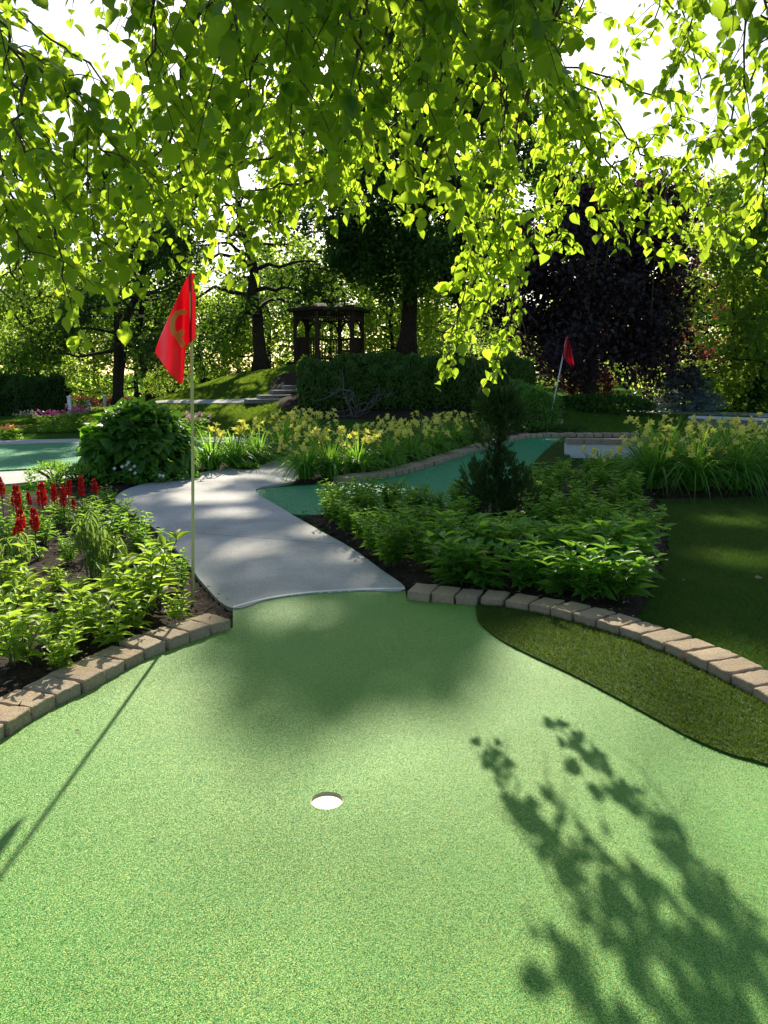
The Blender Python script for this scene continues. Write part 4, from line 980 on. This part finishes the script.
def dress(pts, f0, n_side, side_len, leaf=.069, pitch=.031, droop=.8):
    """side twigs with hanging leaves on the part of the branch after f0"""
    L_ = len(pts); start = int(f0 * (L_ - 1)); idx = np.linspace(start, L_ - 1, n_side)
    tws = [pts[start:]]
    for q in idx:
        i0 = int(q); p = pts[i0] + (pts[min(i0 + 1, L_ - 1)] - pts[i0]) * (q - i0)
        d = pts[min(i0 + 1, L_ - 1)] - pts[max(i0 - 1, 0)]; d = d / (np.linalg.norm(d) + 1e-9)
        s_ = unit(1, RC)[0]; s_ -= d * np.dot(s_, d); s_ /= np.linalg.norm(s_) + 1e-9; v = d * .6 + s_ * .8
        ln = side_len * RC.uniform(.4, 1.15); w = np.linspace(0, 1, 6)[:, None]
        tw = p + v * ln * w + np.array([0, 0, -droop]) * ln * w ** 2 * .7
        tk.tube(tw, np.linspace(.0028, .0012, 6), 4); tws.append(tw)
    P, D, N, LL, dr = [], [], [], [], []
    for tw in tws:
        seg = np.concatenate([[0], np.cumsum(np.linalg.norm(np.diff(tw, axis=0), axis=1))]); k = max(3, int(seg[-1] / pitch))
        for m_ in range(k):
            f = seg[-1] * (m_ + 1) / k; p = np.array([np.interp(f, seg, tw[:, c]) for c in range(3)])
            az = RC.uniform(0, 6.28); pet = np.array([math.cos(az) * .02, math.sin(az) * .02, -.008]); 
            P.append(p + pet); D.append([math.cos(az) * .8, math.sin(az) * .8, -.75 + RC.normal(0, .5)]); N.append([math.cos(az) * .7 + RC.normal(0, .6), math.sin(az) * .7 + RC.normal(0, .6), .6])
            LL.append(leaf * RC.uniform(.5, 1.3))
            dr.append((p, p + pet))
    P = np.array(P); LL = np.array(LL); lf.leaves(P, np.array(D), np.array(N), LL, LL * .8, OVATE)
CR = org + np.array([-.08, .4, 3.6])
def spray(u0, v0, u1, v1, Y0, Y1=None, n=9, sl=.3, root=None, r=.012, f0=.45, leaf=.069, bend=None):
    """a bough from the crotch of the trunk, over the viewer, down through (u0,v0) to its tip (u1,v1)"""
    Y1 = Y0 if Y1 is None else Y1
    a, e = np.array(PY(u0, v0, Y0)), np.array(PY(u1, v1, Y1))
    top = a + (a - e) * .25 + np.array([0, -.45, .35]); top[2] = max(top[2], 2.6)
    mid = (CR + top) / 2 + np.array([RC.normal(0, .15), 0, .55])
    mid2 = (a + e) / 2 + RC.normal(0, .05, 3) + np.array([0, 0, .04])
    if root is not None:
        q = np.array(PY(*root)); sag = np.array([0, 0, .06])
        pts = bough([q, q * .5 + a * .5 + sag, a, mid2, e], r * .55)
    else: pts = bough([CR + RC.normal(0, .05, 3), mid, top, a, mid2, e], r)
    dress(pts, f0, n, sl, leaf)
S = spray
# left side, close
for a_ in [(-60, 60, 15, 318, 3.2), (-10, 130, 62, 325, 3.4), (-40, 170, 30, 300, 3.0), (40, 150, 100, 290, 3.7), (70, 120, 90, 250, 3.3), (-30, 0, 25, 200, 2.6), (60, 110, 110, 215, 2.9), (-20, 90, 40, 250, 3.6), (90, 90, 150, 220, 4.2), (20, 170, 85, 300, 4.4)]:
    a_ = (a_[0], a_[1] - 20, a_[2], a_[3] - 48, a_[4])
    S(*a_, n=13, sl=.25, f0=.15, root=(-110 + 30 * (a_[4] - 3), -30, a_[4] + .3))
# centre, thick
for a_ in [(310, 130, 128, 262, 4.6), (330, 170, 205, 262, 4.4), (260, 100, 135, 235, 4.9), (290, 120, 170, 255, 5.3), (360, 150, 255, 255, 4.8), (230, 60, 140, 190, 4.3), (220, -40, 170, 150, 3.6), (170, -60, 150, 80, 3.2), (270, -40, 230, 130, 3.4), (330, -40, 290, 140, 3.8), (380, -60, 330, 170, 4.2), (430, -40, 400, 170, 4.4),
           (250, 20, 215, 180, 5.6), (300, 40, 280, 200, 5.8), (350, 30, 345, 185, 5.4), (400, 60, 385, 170, 5.8), (470, -60, 450, 130, 3.6), (520, -50, 500, 150, 4.0), (450, 60, 440, 230, 4.9), (500, 60, 490, 220, 4.8), (540, -40, 545, 120, 4.4), (200, 30, 180, 200, 5.2), (410, -50, 420, 90, 3.0), (350, -60, 360, 90, 2.9), (300, -70, 300, 80, 2.9), (490, -60, 500, 70, 3.0), (240, -70, 250, 60, 2.8), (160, 60, 130, 180, 4.4), (545, -60, 550, 40, 3.3)]:
    a_ = (a_[0], a_[1], a_[2], a_[3] - (44 if a_[3] > 230 else 26 if a_[3] > 200 else 0), a_[4])
    S(*a_, n=15, sl=.3)
# the two long hanging tips whose shadow lies on the green
for a_ in [(488, 248, 443, 366, 5.5, 5.45), (503, 235, 489, 380, 5.65, 5.6), (512, 225, 520, 338, 5.8, 5.75), (470, 215, 452, 335, 5.35, 5.3), (497, 230, 470, 350, 5.55, 5.5)]:
    S(*a_, n=22, sl=.15)
# right side
S(520, -60, 548, 66, 4.4, 5.0, n=10, sl=.25)
S(900, -300, 850, -70, 3.0, 4.6, n=10, sl=.25)
S(-200, -300, -110, -30, 2.2, 3.4, n=10, sl=.25)
for a_ in [(560, 90, 655, 272, 5.0), (575, 150, 560, 262, 5.2), (600, 180, 610, 262, 5.4), (620, 190, 690, 255, 5.0), (560, 160, 530, 270, 5.0), (730, -40, 745, 110, 3.8), (790, 40, 740, 235, 4.6), (720, 140, 660, 235, 4.8), (768, 130, 765, 245, 4.3), (640, 160, 720, 240, 5.2), (800, 100, 700, 170, 4.2), (750, -60, 768, 60, 3.0), (680, 120, 610, 190, 5.0), (720, -60, 690, 70, 4.0), (700, -70, 650, 60, 4.8), (640, -80, 700, 110, 5.2)]:
    a_ = (a_[0], a_[1] - 8, a_[2], a_[3] - 22, a_[4])
    S(*a_, n=14, sl=.25, f0=.12, root=(548, 66, 5.0) if a_[0] < 690 else (850, -70, 4.6))
# over the frame: they shade the leaves below
for a_ in [(200, -150, 260, -20, 5.5), (300, -180, 330, -10, 6.2), (380, -170, 400, 0, 6.4), (450, -150, 470, 10, 6.0), (520, -160, 520, -10, 6.0), (250, -260, 280, -80, 6.5), (350, -280, 360, -90, 7.0), (430, -260, 440, -90, 7.0), (150, -150, 170, -30, 5.2), (100, -200, 90, -60, 4.6), (560, -260, 560, -70, 6.6), (0, -160, -20, -40, 4.4), (220, -120, 240, 20, 4.6), (290, -130, 300, 10, 4.9), (370, -120, 370, 10, 5.2), (440, -120, 430, 20, 5.0), (510, -120, 510, 20, 5.2), (330, -220, 340, -60, 5.8), (400, -230, 410, -60, 5.9), (480, -220, 490, -60, 6.0), (180, -110, 190, 10, 4.6), (260, -90, 265, 10, 4.3), (350, -90, 350, 20, 4.5), (420, -90, 420, 10, 4.6), (480, -80, 470, 10, 4.7)]:
    S(*a_, n=14, sl=.38)
SPRIG_SHADOWS = [[(.40, 2.98, .05), (.50, 2.55, .09), (.62, 2.08, .11), (.735, 1.6, .16)], [(.735, 3.15, .06), (.79, 2.75, .1), (.85, 2.1, .13), (.84, 1.5, .2)], [(.325, 1.95, .06), (.45, 1.5, .2)], [(1.05, 1.95, .03), (1.02, 1.5, .1)]]  # shadow lines on the green; only leaves shading these are kept in view
def prune_by_shadow(mb):
    """drop leaves whose shadow would land in view outside the drawn sprig shadows"""
    V = mb.V; out_v, out_f, n0 = [], [], 0
    k = len(OVATE[0])
    for v in V:
        c = v.reshape(-1, k, 3).mean(1) + org; sy = c[:, 1] - c[:, 2] / TAN; sx = c[:, 0]
        near = np.full(len(c), False)
        for line in SPRIG_SHADOWS:
            for (xa, ya, ra), (xb, yb, rb) in zip(line[:-1], line[1:]):
                t_ = np.clip(((sx - xa) * (xb - xa) + (sy - ya) * (yb - ya)) / ((xb - xa) ** 2 + (yb - ya) ** 2), 0, 1)
                near |= np.hypot(sx - xa - t_ * (xb - xa), sy - ya - t_ * (yb - ya)) < ra + t_ * (rb - ra)
        ok = (sy < 1.38) | near
        vv = v.reshape(-1, k, 3)[ok]; out_v.append(vv.reshape(-1, 3))
        ff = (np.arange(len(vv))[:, None, None] * k + OVATE[1][0][None]).reshape(-1, 4); out_f.append((ff + n0, 0)); n0 += len(vv) * k
    mb.V, mb.Fs, mb.n = out_v, out_f, n0
prune_by_shadow(lf)
tk.obj('trunk', [M['twig']], t); lf.obj('crown', M['canopy'], t)

# ------------------------------------------------------------------ the gazebo
gx, gy = on(330, 33.2)[:2]; gz = float(terrain(gx, gy))
t = thing('gazebo', 'dark timber gazebo with railings on top of the bank behind the hedge', 'gazebo', (gx, gy, gz), .26)
NS = 6; RG = 1.38; HG = 1.95
def hexp(k, r_=RG): a = k * 2 * math.pi / NS; return np.array([r_ * math.cos(a), r_ * math.sin(a)])
b = MB(); ring = [np.append(hexp(k, 1.75), .12) for k in range(NS)] + [np.append(hexp(k, 1.75), -.3) for k in range(NS)]
b.add(ring, [list(range(NS))] + [[k, k + NS, (k + 1) % NS + NS, (k + 1) % NS] for k in range(NS)]); b.obj('floor', M['wood'], t, False)
for k in range(NS):
    p = hexp(k); o = MB().box((0, 0, HG / 2), (.13, .13, HG - .01)); o.box((0, 0, .35), (.2, .2, .06)); o.box((0, 0, HG - .45), (.2, .2, .05))
    q = o.obj('post', M['wood'], t, False); q.location = (p[0], p[1], .12); q.rotation_euler = (0, 0, k * math.pi / 3)
for k in range(NS):
    a, e = hexp(k), hexp((k + 1) % NS); d = e - a; ln = np.linalg.norm(d) - .16; c = (a + e) / 2; rz = math.atan2(d[1], d[0])
    o = MB()
    for z_, hh in ((1.93, .12), (1.66, .06)): o.box((0, 0, z_), (ln, .06, hh))
    for q in range(11): o.box((-ln / 2 + ln * (q + .5) / 11, 0, 1.78), (.04, .04, .18))
    for sd in (-1, 1):                     # curved corner brackets
        ar = np.linspace(0, np.pi / 2, 8); pts = np.stack([sd * (ln / 2 - .42 + .42 * np.sin(ar)), 0 * ar, 1.64 - .42 * (1 - np.cos(ar))], 1); o.tube(pts, .045, 5)
    z = o.obj('frieze', M['wood'], t, False); z.location = (c[0], c[1], .12); z.rotation_euler = (0, 0, rz)
    if k != 4:
        o = MB(); o.box((0, 0, .92), (ln, .08, .06)); o.box((0, 0, .14), (ln, .06, .06))
        for q in range(10): o.box((-ln / 2 + ln * (q + .5) / 10, 0, .53), (.035, .035, .72))
        z = o.obj('railing', M['wood'], t, False); z.location = (c[0], c[1], .12); z.rotation_euler = (0, 0, rz)
b = MB(); e = [np.append(hexp(k, 1.7), HG + .12) for k in range(NS)]; e2 = [np.append(hexp(k, 1.7), HG + .24) for k in range(NS)]; u1 = [np.append(hexp(k, .35), HG + .5) for k in range(NS)]
b.add(e + e2 + u1, [list(range(NS))[::-1]] + [[k, (k + 1) % NS, (k + 1) % NS + NS, k + NS] for k in range(NS)] + [[k + NS, (k + 1) % NS + NS, (k + 1) % NS + 2 * NS, k + 2 * NS] for k in range(NS)] + [list(range(2 * NS, 3 * NS))])
rf = b.obj('roof', M['shingle'], t, False)
b = MB(); e = [np.append(hexp(k, .3), HG + .505) for k in range(NS)]; e2 = [np.append(hexp(k, .3), HG + .6) for k in range(NS)]; e3 = [np.append(hexp(k, .42), HG + .6) for k in range(NS)]
b.add(e + e2 + e3 + [[0, 0, HG + .72]], [[k, (k + 1) % NS, (k + 1) % NS + NS, k + NS] for k in range(NS)] + [[k + NS, (k + 1) % NS + NS, (k + 1) % NS + 12, k + 12] for k in range(NS)] + [[k + 12, (k + 1) % NS + 12, 18] for k in range(NS)])
b.obj('cupola', M['shingle'], rf, False)
bn = MB(); tb = thing('garden_bench', 'dark slatted bench inside the gazebo', 'bench', (gx + .95, gy + .3, gz + .12), -1.1)
MB().box((0, 0, .44), (1.1, .42, .05)).obj('seat', M['wood'], tb, False)
o = MB(); o.box((0, .22, .88), (1.1, .04, .07)); o.box((0, .22, .55), (1.1, .04, .06))
for q in range(9): o.box((-.48 + q * .12, .22, .71), (.05, .03, .27))
o.obj('backrest', M['wood'], tb, False)
for sx in (-.5, .5):
    for sy in (-.17, .17): MB().box((sx, sy, .21), (.06, .06, .4)).obj('leg', M['wood'], tb, False)

# ------------------------------------------------------------------ steps, walls, posts, house
stp = [(262, 403), (274, 399), (286, 394), (297, 389)]
for q, (u, v) in enumerate(stp):
    x, y, z = T(u, v); o = MB().box((0, 0, .0), (.95, .42, .12)).obj('stone_step', M['stone'], None, False); o.location = (x, y, z + .05); o.rotation_euler = (0, 0, .5)
    tag(o, 'flat stone step climbing the grassy bank to the gazebo, %s from the bottom' % ORD[q], 'step', 'stone steps up the bank')
bw = [T(u, v)[:2] for u, v in [(140, 406), (180, 405), (220, 405), (258, 404)]]; bw = smooth_loop(bw, 6)
struct(sheet('bank_path', np.concatenate([bw, (bw + np.array([.0, .5]))[::-1]]), .06, M['concrete'], .1, onterrain=True))
# white wall with brick coping by the curving green
p0, p1 = np.array(G(566, 458)[:2]), np.array(G(690, 459)[:2]); c = (p0 + p1) / 2; ln = np.linalg.norm(p1 - p0)
t = thing('retaining_wall', 'low white wall capped with bricks at the end of the curving green', 'wall', (c[0], c[1] + .1, 0), math.atan2(*(p1 - p0)[::-1]))
MB().box((0, 0, .12), (ln, .2, .25)).obj('wall', M['offwhite'], t, False)
o = MB(); nb = int(ln / .3)
for q in range(nb): o.box((-ln / 2 + ln * (q + .5) / nb, -.01, .29), (ln / nb - .012, .24, .085))
o.obj('brick_coping', M['paver'], t, False)
# low wall and path at the far right
pa, pb2 = np.array(T(690, 427)[:2]), np.array(T(800, 432)[:2]); c = (pa + pb2) / 2; ln = np.linalg.norm(pb2 - pa)
t = thing('retaining_wall', 'low stone wall at the right edge below the maple', 'wall', (c[0], c[1], 0), math.atan2(*(pb2 - pa)[::-1]))
MB().box((0, 0, .12), (ln, .3, .26)).obj('wall', M['stone'], t, False); MB().box((0, -.01, .28), (ln, .36, .055)).obj('coping', M['offwhite'], t, False)
rp = smooth_loop([T(u, v)[:2] for u, v in [(630, 413), (700, 415), (790, 418), (860, 420), (860, 417), (790, 415), (700, 412.5), (630, 411)]], 4, True)
struct(sheet('far_path', rp, .03, M['concrete'], .03, onterrain=True))
# white posts
for u, v0, v1, tl, lb in [(70.5, 417, 397, 0, 'white upright post left of the big round shrub'), (91, 412, 401, .25, 'white tilted post right of the upright one'), (105, 408, 396, 0, 'short white post partly behind the big round shrub')]:
    x, y, z = T(u, v0); h = PY(u, v1, y)[2] - z
    t = thing('white_post', lb, 'post', (x, y, z), group='white posts by the far lawn'); t.rotation_euler = (0, -tl, 0)
    MB().box((0, 0, h / 2), (.1, .1, h)).obj('post', M['white'], t, False); MB().box((0, 0, h + .018), (.13, .13, .03)).obj('cap', M['white'], t, False)
x, y, z = T(60, 414); t = thing('white_rail', 'low white rail between the dark hedge and the white posts', 'rail', (x, y, z))
MB().box((0, 0, .3), (.5, .05, .09)).obj('bar', M['white'], t, False)
for sx in (-.18, .18): MB().box((sx, 0, .125), (.06, .06, .25)).obj('leg', M['white'], t, False)
hx = (470 - CX) / F * 68
t = thing('grey_house', 'grey sided house glimpsed behind the hedge and trees', 'house', (hx, 70, .1))
MB().box((0, 0, 2.2), (10, 7, 4.4)).obj('wall', M['siding'], t, False)
b = MB(); b.add([(-5.4, -3.9, 4.35), (5.4, -3.9, 4.35), (5.4, 3.9, 4.35), (-5.4, 3.9, 4.35), (-5.4, 0, 6.6), (5.4, 0, 6.6)], [[0, 1, 5, 4], [2, 3, 4, 5], [0, 4, 3], [1, 2, 5], [3, 2, 1, 0]]); b.obj('roof', M['shingle'], t, False)
# dry leaves lying about
for q, (u, v, lb) in enumerate([(755, 583, 'pale dry leaf lying on the shaded lawn'), (70, 653, 'orange dry leaf lying on the mulch behind the left bricks'), (682, 585, 'small dry leaf on the lawn near the middle bed'), (152, 848, 'tiny dark leaf scrap on the putting green left of the cup'), (76, 738, 'tiny leaf scrap on the green below the left bricks'), (30, 722, 'brown leaf scrap on the green close to the leftmost bricks')]):
    x, y, _ = G(u, v); s_ = (.07, .06, .03, .014, .018, .02)[q]
    o = MB().leaves(np.array([[0, 0, .0]]), np.array([[1, .3, .12]]), np.array([[.1, -.3, 1]]), s_, s_ * .6, BROAD).obj('fallen_leaf', M['fallen'])
    o.location = (x, y, (.035, .085, .035, .031, .031, .031, .031)[q]); tag(o, lb, 'leaf')

# ------------------------------------------------------------------ light, sky, camera
EL, AZ = rad(30), -.004
sv = Vector((math.sin(AZ) * math.cos(EL), math.cos(AZ) * math.cos(EL), math.sin(EL)))
sun = bpy.data.lights.new('sun', 'SUN'); sun.energy = 5.0; sun.angle = rad(.53); sun.color = (1, .91, .73)
so = link(bpy.data.objects.new('sun', sun)); so.rotation_euler = (-sv).to_track_quat('-Z', 'Y').to_euler(); so.location = (0, 20, 20)
w = bpy.data.worlds.new('World'); scene.world = w; w.use_nodes = True; nt = w.node_tree; nt.nodes.clear()
wo = nt.nodes.new('ShaderNodeOutputWorld'); bg = nt.nodes.new('ShaderNodeBackground'); sk = nt.nodes.new('ShaderNodeTexSky')
sk.sky_type = 'NISHITA'; sk.sun_disc = False; sk.sun_elevation = EL; sk.sun_rotation = AZ; sk.dust_density = 1.0; sk.air_density = 1.0; sk.ozone_density = 1.0
bg.inputs[1].default_value = .078; nt.links.new(sk.outputs[0], bg.inputs[0]); nt.links.new(bg.outputs[0], wo.inputs[0])
cam = bpy.data.cameras.new('camera'); cam.sensor_fit = 'VERTICAL'; cam.sensor_height = 36; cam.lens = F / 1024 * 36; cam.clip_end = 2000; cam.clip_start = .05
co = link(bpy.data.objects.new('camera', cam)); co.location = (0, 0, H0); co.rotation_euler = (math.pi / 2 - PITCH, 0, 0); scene.camera = co
vs = scene.view_settings; vs.view_transform = 'Standard'; vs.look = 'None'; vs.gamma = 1; vs.use_curve_mapping = False; vs.exposure = 1.1
scene.render.engine = 'CYCLES'; cy = scene.cycles
cy.max_bounces = 7; cy.diffuse_bounces = 4; cy.glossy_bounces = 2; cy.transmission_bounces = 4; cy.transparent_max_bounces = 4
cy.use_denoising = True
try: cy.denoiser = 'OPENIMAGEDENOISE'
except Exception: pass
cy.sample_clamp_indirect = 6
